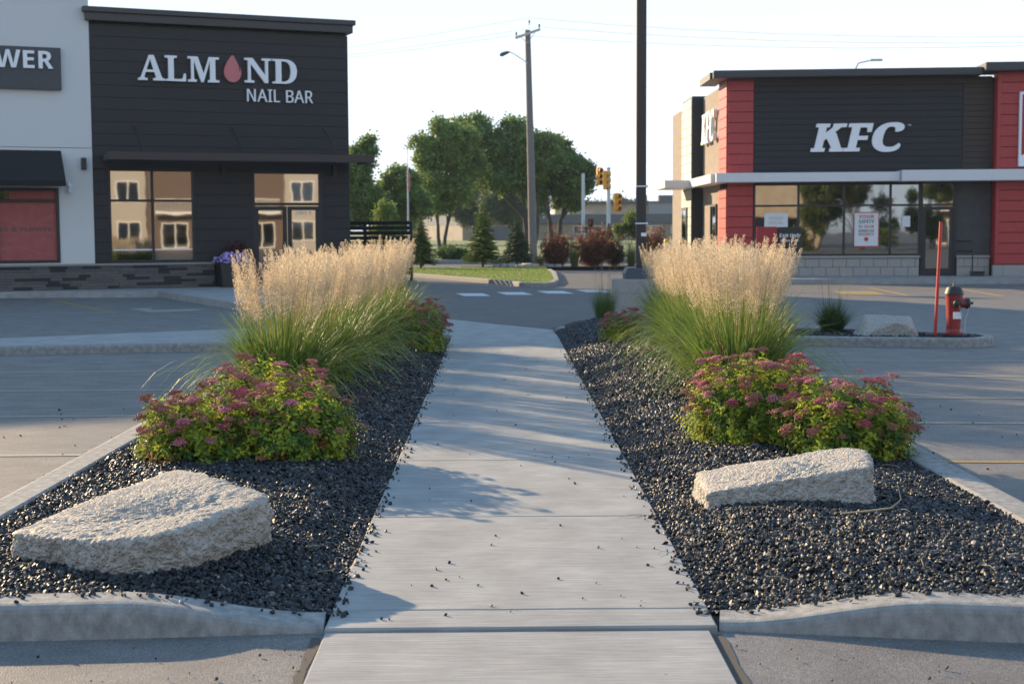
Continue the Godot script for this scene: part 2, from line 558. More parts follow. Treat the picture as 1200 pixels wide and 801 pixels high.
# ---------------------------------------------------------------- rocks
func rock(called: String, label: String, at: Vector3, planes: Array, sd: int, rough := 0.022, cells := 64, group := "") -> void:
	var f := FastNoiseLite.new()
	f.seed = sd
	f.frequency = 3.2
	f.fractal_octaves = 6
	f.fractal_gain = 0.58
	var f2 := FastNoiseLite.new()
	f2.noise_type = FastNoiseLite.TYPE_CELLULAR
	f2.seed = sd + 1
	f2.frequency = 17.0
	var skin := func(d: Vector3) -> Vector3:
		var k16 := 0.0
		for p in planes:
			var k: float = d.dot(p[2]) / p[1]
			if k > 0.0: k16 += pow(k, 18.0)
		var q := d * pow(k16, -1.0 / 18.0)
		var w := f.get_noise_3dv(q) * 1.4 + f.get_noise_3dv(q * 4.0) * 0.6 - maxf(0.0, f2.get_noise_3dv(q) + 0.62) * 0.7 - maxf(0.0, 0.22 - absf(f.get_noise_3dv(q * 2.2 + Vector3.ONE))) * 0.9
		return q + d * (w * rough)
	for p in planes: p.append(p[0].normalized())
	var g := G.new()
	for face in 6:
		var ax := face / 2
		var sg := 1.0 if face % 2 == 0 else -1.0
		var P := []
		var N := []
		for j in cells + 1:
			var prow := []
			var nrow := []
			for i in cells + 1:
				var c := Vector3.ZERO
				c[ax] = sg
				c[(ax + 1) % 3] = tan((2.0 * i / cells - 1.0) * PI / 4.0)
				c[(ax + 2) % 3] = tan((2.0 * j / cells - 1.0) * PI / 4.0)
				var d := c.normalized()
				var e := 1.2 / cells
				var u := d.cross(Vector3(0.31, 0.83, 0.46)).normalized() * e
				var v := d.cross(u).normalized() * e
				var p0: Vector3 = skin.call(d)
				var k: Vector3 = (skin.call((d + u).normalized()) - p0).cross(skin.call((d + v).normalized()) - p0).normalized()
				if k.dot(d) < 0.0: k = -k
				prow.append(p0)
				nrow.append(k)
			P.append(prow)
			N.append(nrow)
		for j in cells:
			for i in cells:
				g.tri_n(P[j][i], P[j][i + 1], P[j + 1][i + 1], N[j][i], N[j][i + 1], N[j + 1][i + 1])
				g.tri_n(P[j][i], P[j + 1][i + 1], P[j + 1][i], N[j][i], N[j + 1][i + 1], N[j + 1][i])
	tag(obj(called, g.mesh(M.limestone), self, at), label, "rock", group)

# ---------------------------------------------------------------- plants
func rv(s := 1.0) -> Vector3:
	return Vector3(rng.randf_range(-s, s), rng.randf_range(-s, s), rng.randf_range(-s, s))

func aim(y: Vector3, x := Vector3.ZERO) -> Basis:
	y = y.normalized()
	if x == Vector3.ZERO: x = rv()
	x = (x - y * x.dot(y))
	if x.length() < 0.01: x = y.cross(Vector3(0.3, 0.9, 0.1))
	x = x.normalized()
	return Basis(x, y, x.cross(y))

# a small folded leaf, 1 long along y
func leaf_mesh(w: float, m: Material) -> ArrayMesh:
	var g := G.new()
	var a := Vector3.ZERO
	var tip := Vector3(0, 1, -0.12)
	var c := Vector3(0, 0.5, 0.0)
	var l := Vector3(-w, 0.45, 0.1)
	var r := Vector3(w, 0.45, 0.1)
	g.tri(a, c, l); g.tri(c, tip, l); g.tri(a, r, c); g.tri(c, r, tip)
	return g.mesh(m)

var floret_meshes := {}
func floret_cluster(kind: String, k: int) -> ArrayMesh:
	var key := kind + str(k)
	if floret_meshes.has(key): return floret_meshes[key]
	var g := G.new()
	var n := 62
	for i in n:
		var r := 0.036 * sqrt((i + 0.5) / n)
		var a := i * 2.39996 + rng.randf() * 0.4
		var lump := 0.5 + 0.5 * sin(a * 3.0 + k)
		var p := Vector3(cos(a) * r * (0.7 + 0.5 * lump), 0.010 - r * r * 8.0 + rng.randf_range(-0.005, 0.006) - 0.006 * (1.0 - lump), sin(a) * r * (0.7 + 0.5 * lump))
		var s := rng.randf_range(0.0034, 0.0056)
		var t := rng.randf()
		var mixed := rng.randf() < 0.16
		if mixed: g.col = Color(0.34, 0.14, 0.09)
		elif kind == "pink": g.col = Color(0.50, 0.09, 0.15).lerp(Color(0.68, 0.28, 0.31), t)
		elif kind == "deep": g.col = Color(0.38, 0.035, 0.09).lerp(Color(0.52, 0.09, 0.14), t)
		elif kind == "fade": g.col = Color(0.40, 0.10, 0.12).lerp(Color(0.42, 0.19, 0.13), t)
		else: g.col = Color(0.30, 0.10, 0.06).lerp(Color(0.46, 0.20, 0.11), t)
		var e := [p + Vector3(s, 0, 0), p + Vector3(0, 0, s), p - Vector3(s, 0, 0), p - Vector3(0, 0, s)]
		for q in 4:
			g.tri_o(e[q], e[(q + 1) % 4], p + Vector3(0, s * 0.9, 0), e[q] + e[(q + 1) % 4] - p * 2.0 + Vector3(0, s, 0))
			g.tri_o(e[q], e[(q + 1) % 4], p - Vector3(0, s * 0.9, 0), e[q] + e[(q + 1) % 4] - p * 2.0 - Vector3(0, s, 0))
	g.col = Color(0.2, 0.16, 0.06)
	for i in 7:
		var a := TAU * i / 7.0
		g.tube([Vector3(0, -0.03, 0), Vector3(cos(a) * 0.022, 0.003, sin(a) * 0.022)], [0.0011, 0.0008], 3, false)
	floret_meshes[key] = g.mesh(M.floret)
	return floret_meshes[key]

var spirea_leaf: ArrayMesh
func spirea(label: String, at: Vector3, r: float, h: float, sprigs: int, flowers: int, seed_: int) -> void:
	rng.seed = seed_
	if spirea_leaf == null: spirea_leaf = leaf_mesh(0.24, M.spirea_leaf)
	var t := thing("flowering_shrub", label, "shrub", at, 0.0, "pink flowering shrubs in the gravel beds")
	var xf := []
	var cols := []
	var wood := G.new()
	var lump := FastNoiseLite.new()
	lump.seed = seed_
	lump.frequency = 1.1
	var done := 0
	for i in sprigs:
		# golden-angle dome, from the skirt to the top
		var u := (i + 0.5) / sprigs
		var el := asin(clampf(1.0 - u * 1.02, -0.02, 1.0))
		var az := i * 2.39996 + rng.randf_range(-0.25, 0.25)
		var dir := Vector3(cos(el) * cos(az), sin(el), cos(el) * sin(az))
		var full := Vector3(pow(cos(el), 0.6) * cos(az), pow(maxf(0.0, sin(el)), 0.85), pow(cos(el), 0.6) * sin(az))
		var k := 0.97 + 0.26 * lump.get_noise_3dv(dir * 2.0) + rng.randf_range(-0.10, 0.04)
		var inner := rng.randf() < 0.28
		if inner: k *= rng.randf_range(0.6, 0.85)
		var end := Vector3(full.x * r * k, maxf(0.03, full.y * h * k + 0.04), full.z * r * k)
		var start := Vector3(dir.x * r * 0.15, 0.0, dir.z * r * 0.15)
		var bend := start.lerp(end, 0.6) + Vector3(0, h * 0.18, 0)
		if i % 3 == 0: wood.tube([start, bend, end], [0.004, 0.003, 0.0015], 4, false)
		var grow := (end - bend).normalized()
		grow = (grow + Vector3(0, 0.7, 0)).normalized()
		var tone := rng.randf()
		var base := Color(0.13, 0.23, 0.028)
		if tone < 0.36: base = Color(0.44, 0.47, 0.04)
		elif tone < 0.62: base = Color(0.27, 0.37, 0.035)
		elif tone < 0.82: base = Color(0.075, 0.15, 0.022)
		elif tone > 0.95: base = Color(0.34, 0.15, 0.04)
		var many := 15
		for j in many:
			var f := float(j) / many
			var p := end - grow * 0.15 * (1.0 - f) + rv(0.01)
			var a := j * 2.39996 + az
			var side := aim(grow, Vector3(1, 0.1, 0.2))
			var out := side.x * cos(a) + side.z * sin(a)
			var ld := (out * 1.0 + grow * rng.randf_range(0.15, 0.75) + Vector3(0, -0.2, 0)).normalized()
			var s := rng.randf_range(0.032, 0.058) * (0.65 if j > many - 4 else 1.0)
			var b := aim(ld, out.cross(grow) + rv(0.35))
			xf.append(Transform3D(b.scaled(Vector3(s, s, s)), p + out * 0.004))
			var v := rng.randf_range(0.75, 1.25)
			cols.append(Color(base.r * v, base.g * v, base.b * v))
		if not inner and done < flowers and rng.randf() < float(flowers) / sprigs * (0.4 + 2.2 * dir.y):
			done += 1
			var q := rng.randf()
			var fresh := dir.y * 0.5 + rng.randf() * 0.8
			var kind := "pink"
			if fresh < 0.58: kind = "rust"
			elif fresh < 0.80: kind = "fade"
			elif q < 0.3: kind = "deep"
			for e in (1 + rng.randi() % 2):
				var p := end + grow * 0.022 + (rv(0.028) * Vector3(1, 0.25, 1) if e > 0 else Vector3.ZERO)
				var b := aim((Vector3.UP * 1.4 + grow + rv(0.25)).normalized())
				var s := rng.randf_range(0.75, 1.35)
				obj("flower_cluster", floret_cluster(kind, rng.randi() % 3), t, p, b.scaled(Vector3(s, s, s)))
	one("stems", wood, M.stem, t)
	copies("leaves", spirea_leaf, xf, cols, t)

func strip(g: G, pts: Array, w0: float, side: Vector3, taper := 0.08) -> void:
	var n := pts.size() - 1
	for i in n:
		var wa := w0 * lerpf(1.0, taper, pow(float(i) / n, 1.8))
		var wb := w0 * lerpf(1.0, taper, pow(float(i + 1) / n, 1.8))
		var a: Vector3 = pts[i]
		var b: Vector3 = pts[i + 1]
		var q := [a - side * wa, b - side * wb, b + side * wb, a + side * wa]
		g.tri(q[0], q[1], q[2]); g.tri(q[0], q[2], q[3])

# feather reed grass: upright tan plumes over arching green blades
func reed_meshes(seed_: int, blades: int, stalks: int, tall: float, spread: float) -> Array:
	rng.seed = seed_
	var gb := G.new()
	for i in blades:
		var az := rng.randf() * TAU
		var out := Vector3(cos(az), 0, sin(az))
		var r := 0.27 * sqrt(rng.randf())
		var p := out * r + rv(0.03) * Vector3(1, 0, 1)
		var len := rng.randf_range(0.55, 1.12) * tall / 1.25
		var lean := rng.randf_range(0.10, 0.62) * (1.0 if rng.randf() < 0.6 else 3.2) * spread
		var droop := rng.randf_range(0.1, 1.9) * (0.5 + lean)
		if lean > 0.7: len *= 1.25
		var pts := [p]
		var d := (Vector3.UP + out * lean * 0.6 + rv(0.10)).normalized()
		var seg := 7
		for k in seg:
			p += d * (len / seg)
			p.y = maxf(p.y, 0.02)
			pts.append(p)
			d = (d + out * lean * 0.22 - Vector3.UP * droop * 0.055 * (k + 1)).normalized()
		var t := rng.randf()
		gb.col = Color(0.09, 0.17, 0.035).lerp(Color(0.28, 0.36, 0.06), minf(1.0, t * t + (0.35 if lean > 0.7 else 0.0)))
		if rng.randf() < 0.06: gb.col = Color(0.38, 0.32, 0.12)
		strip(gb, pts, rng.randf_range(0.0038, 0.0082), Vector3(-out.z, 0, out.x).rotated(UP, rng.randf_range(-0.9, 0.9)))
	var gs := G.new()
	var gp := G.new()
	for i in stalks:
		var az := rng.randf() * TAU
		var out := Vector3(cos(az), 0, sin(az))
		var rr := sqrt(rng.randf())
		var p := out * 0.25 * rr
		var len := tall * (0.66 + 0.34 * pow(rng.randf(), 0.7))
		var lean := (0.04 + 0.20 * rr) * spread + rng.randf_range(-0.03, 0.05)
		var top := p + out * lean * len + Vector3(0, len * (1.0 - lean * lean * 0.5), 0) + rv(0.03)
		var mid := p.lerp(top, 0.5) + Vector3(0, 0.02, 0) - out * lean * 0.08
		gs.col = Color(0.22, 0.22, 0.07).lerp(Color(0.36, 0.29, 0.14), rng.randf())
		var sd := Vector3(-out.z, 0, out.x).rotated(UP, rng.randf() * 3.0)
		strip(gs, [p, mid, top], 0.0021, sd, 0.5)
		# plume
		var pl := rng.randf_range(0.24, 0.36)
		var ax := ((top - mid).normalized() + out * 0.08).normalized()
		var fr := aim(ax, out)
		var nsp := 150
		var wide := rng.randf_range(0.024, 0.050)
		var tone := rng.randf()
		for j in nsp:
			var f := (j + rng.randf()) / nsp
			var prof := wide * (0.35 + 1.1 * sin(PI * pow(f, 0.72))) * (1.0 - f * 0.45)
			var tuft := 0.5 + 0.5 * sin(f * 40.0 + i)
			var a := j * 2.39996 + rng.randf() * 0.5
			var o2 := fr.x * cos(a) + fr.z * sin(a)
			var q := top + ax * (f * pl - pl * 0.25) + o2 * prof * sqrt(rng.randf()) * (0.55 + 0.65 * tuft)
			var dd := (ax * 1.0 + o2 * 0.55 + rv(0.25)).normalized()
			var ln := rng.randf_range(0.010, 0.021)
			var sw := dd.cross(rv()).normalized() * rng.randf_range(0.002, 0.0042)
			var v := rng.randf_range(0.75, 1.15)
			var cc := Color(0.74, 0.62, 0.43).lerp(Color(0.63, 0.49, 0.34), tone)
			gp.col = Color(cc.r * v, cc.g * v, cc.b * v)
			gp.tri(q, q + dd * ln * 0.5 + sw, q + dd * ln)
			gp.tri(q, q + dd * ln, q + dd * ln * 0.5 - sw)
		strip(gs, [top - ax * pl * 0.2, top + ax * pl * 0.74], 0.0012, sd, 0.4)
	return [gb.mesh(M.reed_blade), gs.mesh(M.reed_blade), gp.mesh(M.reed_plume)]

func reed(variants: Array, k: int, label: String, at: Vector3, turn: float, size: float, group: String) -> void:
	var t := thing("reed_grass", label, "ornamental grass", at, turn, group)
	stuff(obj("blades", variants[k][0], t))
	stuff(obj("stalks", variants[k][1], t))
	stuff(obj("plumes", variants[k][2], t))
	for c in t.get_children(): c.scale = Vector3(size, size, size)

var leaf_tuft := {}
func tuft_mesh(n: int, size: float, key: String) -> ArrayMesh:
	if leaf_tuft.has(key): return leaf_tuft[key]
	var g := G.new()
	for i in n:
		var p := rv(1.0)
		if p.length() > 1.0: p = p.normalized() * rng.randf()
		var b := aim(rv() + Vector3(0, -0.3, 0))
		var s := size * rng.randf_range(0.7, 1.3)
		var v := rng.randf_range(0.7, 1.25)
		g.col = Color(v, v, v)
		g.tri(p, p + (b.y * 0.5 + b.x * 0.33) * s, p + b.y * s)
		g.tri(p, p + b.y * s, p + (b.y * 0.5 - b.x * 0.33 + b.z * 0.1) * s)
	leaf_tuft[key] = g.mesh(M.tree_leaf)
	return leaf_tuft[key]

# tree: lumps are [offset from the base, radius]
func tree(label: String, at: Vector3, trunks: Array, lumps: Array, fork: float, girth: float, leaf: Color, tufts: int, tuft_r: float, seed_: int, called := "broadleaf_tree", group := "trees in the park") -> Node3D:
	rng.seed = seed_
	var t := thing(called, label, "tree", at, 0.0, group)
	var g := G.new()
	var forks := []
	for tr in trunks:
		var lean: Vector3 = tr
		var p := Vector3(lean.x * 0.25, -0.1, lean.z * 0.25)
		var q := p + Vector3(lean.x * 0.5, fork, lean.z * 0.5)
		g.tube([p, p.lerp(q, 0.12), p.lerp(q, 0.55) + rv(0.06), q], [girth * 1.35, girth, girth * 0.88, girth * 0.75], 9)
		forks.append(q)
	for l in lumps:
		var c: Vector3 = l[0]
		var best: Vector3 = forks[0]
		for f in forks:
			if f.distance_to(c) < best.distance_to(c): best = f
		var mid := best.lerp(c, 0.5) + Vector3(0, -0.1 * l[1], 0) + rv(0.15 * l[1])
		g.tube([best + Vector3(0, -0.1, 0), mid, c], [girth * 0.55, girth * 0.36, girth * 0.14], 6, false)
		for k in 7:
			var e: Vector3 = c + rv(0.75 * l[1])
			var s := mid.lerp(c, rng.randf())
			g.tube([s, s.lerp(e, 0.5) + rv(0.1), e], [girth * 0.2, girth * 0.12, girth * 0.04], 4, false)
	one("trunk", g, M.bark, t)
	var vol := 0.0
	for l in lumps: vol += l[1] * l[1]
	var xf := []
	var cols := []
	var hole := FastNoiseLite.new()
	hole.seed = seed_
	hole.frequency = 0.42 / maxf(0.3, lumps[0][1] / 2.0)
	var balls := []
	for l in lumps:
		for k in 9:
			var d := rv()
			while d.length() > 1.0 or d.length() < 0.2: d = rv()
			if k == 0: balls.append([l[0], l[1] * 0.9])
			balls.append([l[0] + d.normalized() * l[1] * rng.randf_range(0.45, 0.85), l[1] * rng.randf_range(0.34, 0.58)])
	vol = 0.0
	for l in balls: vol += l[1] * l[1]
	for l in balls:
		var n := int(tufts * 1.15 * l[1] * l[1] / vol)
		for i in n:
			var d := rv()
			while d.length() > 1.0 or d.length() < 0.05: d = rv()
			var rr: float = pow(rng.randf(), 0.45) * l[1]
			d = d.normalized()
			rr *= 1.0 + 0.35 * hole.get_noise_3dv(l[0] + d * l[1])
			var p: Vector3 = l[0] + d * rr * Vector3(1.0, 0.82, 1.0)
			if hole.get_noise_3dv(p * 2.2) < -0.3: continue
			var s := tuft_r * rng.randf_range(0.6, 1.25)
			xf.append(Transform3D(aim(rv()).scaled(Vector3(s, s, s)), p))
			var v := rng.randf_range(0.7, 1.3)
			var w := rng.randf_range(-0.02, 0.03)
			cols.append(Color((leaf.r + w) * v, leaf.g * v, leaf.b * v))
	copies("crown", tuft_mesh(16, 0.55, "tree"), xf, cols, t)
	return t

func spruce(label: String, at: Vector3, h: float, r: float, seed_: int, tint: Color) -> void:
	rng.seed = seed_
	var t := thing("spruce_tree", label, "tree", at, 0.0, "young spruces beside the lawn")
	var g := G.new()
	g.tube([Vector3(0, -0.05, 0), Vector3(0, h * 0.97, 0)], [0.05, 0.006], 7)
	var gn := G.new()
	var layers := 30
	for i in layers:
		var f := float(i) / layers
		var y := lerpf(0.10, 0.97, pow(f, 0.95)) * h
		var rad := r * pow(1.0 - f, 0.85) + 0.04
		var n := int(lerpf(17, 6, f))
		for k in n:
			var a := TAU * k / n + i * 1.1 + rng.randf_range(-0.25, 0.25)
			var o := Vector3(cos(a), 0, sin(a))
			var len := rad * rng.randf_range(0.72, 1.12)
			var e := Vector3(0, y, 0) + o * len + Vector3(0, len * rng.randf_range(-0.22, 0.12), 0)
			var s := Vector3(0, y + 0.03, 0)
			g.tube([s, e], [0.008, 0.003], 3, false)
			var side := Vector3(-o.z, 0, o.x)
			var steps := int(len / 0.035) + 3
			for q in steps:
				var u := (q + rng.randf()) / steps
				var p := s.lerp(e, u)
				var tw := (1.0 - u * 0.7) * len * 0.34
				for sg in [-1.0, 1.0]:
					var d: Vector3 = (side * sg + o * 0.7 + Vector3(0, rng.randf_range(-0.25, 0.3), 0)).normalized()
					var v := rng.randf_range(0.65, 1.35)
					gn.col = Color(tint.r * v, tint.g * v, tint.b * v)
					var w := (d.cross(rv())).normalized() * 0.026
					gn.tri(p - w, p + d * tw, p + w)
					var w2 := (d.cross(w)).normalized() * 0.026
					gn.tri(p - w2, p + d * tw * 0.9, p + w2)
	one("trunk", g, M.bark, t)
	stuff(one("needles", gn, M.needle, t))

func bush(called: String, label: String, at: Vector3, r: float, h: float, tufts: int, ca: Color, cb: Color, seed_: int, group: String, tuft_r := 0.1) -> void:
	rng.seed = seed_
	var t := thing(called, label, "shrub", at, 0.0, group)
	var g := G.new()
	for i in 14:
		var a := TAU * i / 14.0
		var e := Vector3(cos(a) * r * 0.8, h * rng.randf_range(0.6, 1.0), sin(a) * r * 0.8)
		g.tube([Vector3(cos(a) * 0.05, 0, sin(a) * 0.05), e * 0.5 + Vector3(0, h * 0.08, 0), e], [0.012, 0.008, 0.004], 4, false)
	one("stems", g, M.stem, t)
	var lump := FastNoiseLite.new()
	lump.seed = seed_
	lump.frequency = 1.4
	var xf := []
	var cols := []
	for i in tufts:
		var d := rv()
		while d.length() > 1.0: d = rv()
		var k := 0.95 + 0.95 * lump.get_noise_3dv(d.normalized() * 1.9)
		var p := Vector3(d.x * r * k, (d.y * 0.5 + 0.5) * h * k, d.z * r * k)
		var s := tuft_r * rng.randf_range(0.6, 1.3)
		xf.append(Transform3D(aim(rv() + UP * 0.7).scaled(Vector3(s, s * 1.5, s)), p))
		var c := ca.lerp(cb, rng.randf())
		var v := rng.randf_range(0.7, 1.3)
		cols.append(Color(c.r * v, c.g * v, c.b * v))
	copies("leaves", tuft_mesh(16, 0.55, "tree"), xf, cols, t)

func simple_grass(label: String, at: Vector3, n: int, h: float, lean0: float, ca: Color, cb: Color, heads: int, seed_: int) -> void:
	rng.seed = seed_
	var t := thing("grass_clump", label, "ornamental grass", at, 0.0, "small green grass clumps")
	var g := G.new()
	for i in n:
		var az := rng.randf() * TAU
		var out := Vector3(cos(az), 0, sin(az))
		var p := out * 0.14 * sqrt(rng.randf())
		var pts := [p]
		var lean := rng.randf() * lean0
		var d := (UP + out * lean).normalized()
		var len := h * rng.randf_range(0.55, 1.1)
		for k in 6:
			p += d * len / 6.0
			pts.append(p)
			d = (d + out * lean * 0.25 - UP * lean * 0.09 * k).normalized()
		g.col = ca.lerp(cb, rng.randf())
		strip(g, pts, rng.randf_range(0.0025, 0.0045), Vector3(-out.z, 0, out.x))
	stuff(one("blades", g, M.reed_blade, t))
	if heads > 0:
		var gs := G.new()
		for i in heads:
			var az := rng.randf() * TAU
			var out := Vector3(cos(az), 0, sin(az))
			var p := out * 0.1
			var top := p + out * rng.randf_range(0.02, 0.22) + UP * h * rng.randf_range(1.15, 1.75)
			gs.col = Color(0.24, 0.2, 0.1)
			strip(gs, [p, p.lerp(top, 0.5), top], 0.002, Vector3(-out.z, 0, out.x), 0.6)
			for j in 26:
				var q := top - (top - p).normalized() * rng.randf() * 0.22 + rv(0.014)
				gs.col = Color(0.42, 0.33, 0.22) * rng.randf_range(0.7, 1.1)
				gs.tri(q, q + rv(0.006) + UP * 0.012, q + rv(0.005))
		stuff(one("seed_heads", gs, M.reed_plume, t))

# ---------------------------------------------------------------- the place
func _ready() -> void:
	var cam := Camera3D.new()
	cam.name = "camera"
	cam.position = Vector3(0, 1.6, 0)
	cam.rotation_order = EULER_ORDER_YXZ
	cam.rotation_degrees = Vector3(-4.457, -0.506, -0.3)
	var att := CameraAttributesPhysical.new()
	att.frustum_focal_length = 50.94
	att.frustum_focus_distance = 9.6
	att.frustum_near = 0.1
	att.frustum_far = 2000.0
	att.exposure_aperture = 4.6
	cam.attributes = att
	cam.fov = 26.51
	cam.near = 0.1
	cam.far = 2000.0
	add_child(cam)
	cam.current = true

	var env := Environment.new()
	env.background_mode = Environment.BG_SKY
	var sky := Sky.new()
	var sm := ProceduralSkyMaterial.new()
	sm.sky_top_color = Color(0.42, 0.61, 0.80)
	sm.sky_horizon_color = Color(0.93, 0.965, 1.0)
	sm.sky_curve = 0.30
	sm.sky_energy_multiplier = 0.85
	sm.ground_bottom_color = Color(0.35, 0.34, 0.33)
	sm.ground_horizon_color = Color(0.6, 0.6, 0.6)
	sm.sun_angle_max = 35.0
	sky.sky_material = sm
	env.sky = sky
	env.fog_enabled = true
	env.fog_density = 0.00028
	env.fog_light_color = Color(0.88, 0.94, 1.0)
	env.tonemap_mode = Environment.TONE_MAPPER_LINEAR
	env.tonemap_exposure = 2.15
	env.sdfgi_enabled = true
	env.ssao_enabled = true
	env.ssil_enabled = true
	var we := WorldEnvironment.new()
	we.name = "world"
	we.environment = env
	add_child(we)

	var sun := DirectionalLight3D.new()
	sun.name = "sun"
	sun.light_energy = 1.6
	sun.light_color = Color(1.0, 0.88, 0.71)
	sun.light_angular_distance = 0.5
	sun.shadow_enabled = true
	add_child(sun)
	var el := deg_to_rad(16.5)
	var az := deg_to_rad(43.0)
	sun.look_at_from_position(Vector3.ZERO, Vector3(sin(az) * cos(el), -sin(el), cos(az) * cos(el)))

	rng.seed = 7
	noise.seed = 4
	noise.frequency = 0.02
	make_materials()
	build_ground()
	build_left_shops()
	build_restaurant()
	build_background()
	build_street_things()
	build_beds()
	build_behind()

func build_ground() -> void:
	var g := G.new()
	g.slab(PackedVector2Array([Vector2(-400, 300), Vector2(400, 300), Vector2(400, -600), Vector2(-400, -600)]), -0.2, 0.0)
	place("ground", g, M.asphalt)
	sheet("road", [Vector2(-3.4, -27.6), Vector2(-1.7, -27.0), Vector2(0.85, -23.1), Vector2(1.5, -24.1), Vector2(4.4, -25.6), Vector2(5.2, -30), Vector2(4.9, -56.5), Vector2(80, -56.5), Vector2(80, -66), Vector2(-60, -66), Vector2(-60, -57.5), Vector2(-3.4, -57.5)], 0.004, M.road_asphalt)
	# walk: slabs with tooled joints
	var walk := Node3D.new()
	walk.name = "sidewalk"
	walk.set_meta("kind", "structure")
	add_child(walk)
	var cuts := [-5.905]
	for i in 8: cuts.append(-5.905 - 1.945 * (i + 1))
	for i in cuts.size() - 1:
		var z0: float = cuts[i]
		var z1: float = cuts[i + 1]
		boxy("slab", Vector3((WL + WR) / 2.0, -0.03, (z0 + z1) / 2.0), Vector3(WR - WL, 0.12, z0 - z1 - 0.007), M.concrete, walk, 0.006)
	boxy("slab", Vector3((WL + WR) / 2.0, -0.03, -5.768), Vector3(WR - WL, 0.12, 0.266), M.concrete, walk, 0.008)
	var j := G.new()
	j.box(Vector3((WL + WR) / 2.0, -0.04, -13.6), Vector3(WR - WL - 0.01, 0.1, 15.6))
	one("joint_filler", j, M.joint_dirt, walk)
	var pad := G.new()
	pad.slab(PackedVector2Array([Vector2(-0.70, -21.48), Vector2(0.86, -21.48), Vector2(0.80, -22.6), Vector2(-0.82, -25.3), Vector2(-1.6, -26.4), Vector2(-2.6, -26.2), Vector2(-1.75, -21.7)]), -0.06, 0.028)
	one("slab", pad, M.concrete, walk)
	var ramp := Node3D.new()
	ramp.name = "ramp"
	ramp.set_meta("kind", "structure")
	add_child(ramp)
	boxy("slab", Vector3(0.065, -0.036, -4.52), Vector3(1.52, 0.105, 2.2), M.concrete, ramp, 0.005)
	for e in [[-0.722, 0.035], [0.852, 0.05]]:
		var d := G.new()
		rng.seed = 90
		var row := []
		for i in 24: row.append(Vector2(e[0] - e[1] / 2.0 + rng.randf_range(-0.008, 0.008), -5.6 + i * 0.1))
		for i in 24: row.append(Vector2(e[0] + e[1] / 2.0 + rng.randf_range(-0.008, 0.008), -3.3 - i * 0.1))
		d.slab(PackedVector2Array(row), -0.02, 0.0035)
		one("joint_filler", d, M.joint_dirt, ramp)
	# kerbs of the two planting beds
	var kh := func(p: Vector2) -> float: return kerb_top(p.x)
	var path := line2(Vector2(-2.78, -20.0), Vector2(-2.78, -6.3), 20) + arc(Vector2(-2.18, -6.17), 0.6, 180, 90, 8) + line2(Vector2(-2.1, -5.57), Vector2(-0.706, -5.66), 26)
	place("kerb", kerb(path, kh, 1.0, 0.22), M.kerb_concrete)
	path = line2(Vector2(0.868, -5.65), Vector2(2.1, -5.44), 26) + arc(Vector2(2.2, -6.05), 0.62, 88, 0, 8) + line2(Vector2(2.82, -6.3), Vector2(2.82, -20.3), 20)
	place("kerb", kerb(path, kh, 1.0, 0.22), M.kerb_concrete)
	path = [Vector2(0.84, -22.62), Vector2(0.95, -23.05), Vector2(1.1, -23.4), Vector2(1.43, -23.75), Vector2(2.0, -24.1), Vector2(3.2, -24.9), Vector2(4.4, -25.4)]
	place("kerb", kerb(path, func(_p: Vector2) -> float: return 0.05, -1.0), M.kerb_concrete)
	# soil under the gravel
	for bed in [[-2.66, WL - 0.002, -20.9, -5.78], [WR + 0.002, 2.7, -23.3, -5.66]]:
		var b := G.new()
		var nx := 16
		var nz := 90
		for ix in nx:
			for iz in nz:
				var q := []
				for e in [[0, 0], [1, 0], [1, 1], [0, 1]]:
					var x: float = lerpf(bed[0], bed[1], float(ix + e[0]) / nx)
					var z: float = lerpf(bed[2], bed[3], float(iz + e[1]) / nz)
					q.append(Vector3(x, bed_height(x, z) - 0.008, z))
				b.quad_o(q[0], q[1], q[2], q[3], UP)
		place("gravel_bed", b, M.soil)
	# walk in front of the left shops
	var lw := G.new()
	lw.slab(PackedVector2Array([Vector2(-30, -15.1), Vector2(-2.75, -19.45), Vector2(-1.85, -21.6), Vector2(-2.0, -23.5), Vector2(-3.93, -21.87), Vector2(-6.96, -20.2), Vector2(-30, -16.4)]), -0.05, 0.12)
	place("cross_walk_path", lw, M.concrete)
	var lk := [Vector2(-30, -15.0), Vector2(-2.75, -19.36)]
	place("kerb", kerb(line2(lk[0], lk[1], 40), func(_p: Vector2) -> float: return 0.117, 1.0, 0.13), M.kerb_concrete)
	var ap := G.new()
	ap.slab(PackedVector2Array([Vector2(-34, -25.5), Vector2(-12, -35.0), Vector2(-8.2, -35.0), Vector2(-5.2, -29.0), Vector2(-3.6, -28.4), Vector2(-2.9, -29.5), Vector2(-2.9, -46), Vector2(-34, -46)]), -0.05, 0.15)
	place("shop_pavement", ap, M.concrete)
	var kp := G.new()
	kp.slab(PackedVector2Array([Vector2(5.6, -41.0), Vector2(40, -38.0), Vector2(40, -60), Vector2(5.6, -60)]), -0.05, 0.15)
	place("restaurant_pavement", kp, M.concrete)
	# hydrant island
	var ip := line2(Vector2(2.9, -19.85), Vector2(6.15, -19.05), 10) + arc(Vector2(6.05, -19.75), 0.7, 78, -72, 14) + line2(Vector2(6.2, -20.45), Vector2(2.9, -22.6), 10)
	place("kerb", kerb(ip, func(_p: Vector2) -> float: return 0.125, 1.0), M.kerb_concrete)
	var ib := G.new()
	ib.slab(PackedVector2Array(line2(Vector2(2.95, -20.0), Vector2(6.1, -19.2), 3) + arc(Vector2(6.05, -19.75), 0.56, 75, -70, 8) + line2(Vector2(6.15, -20.3), Vector2(2.95, -22.4), 3)), -0.05, 0.085)
	place("gravel_bed", ib, M.soil)
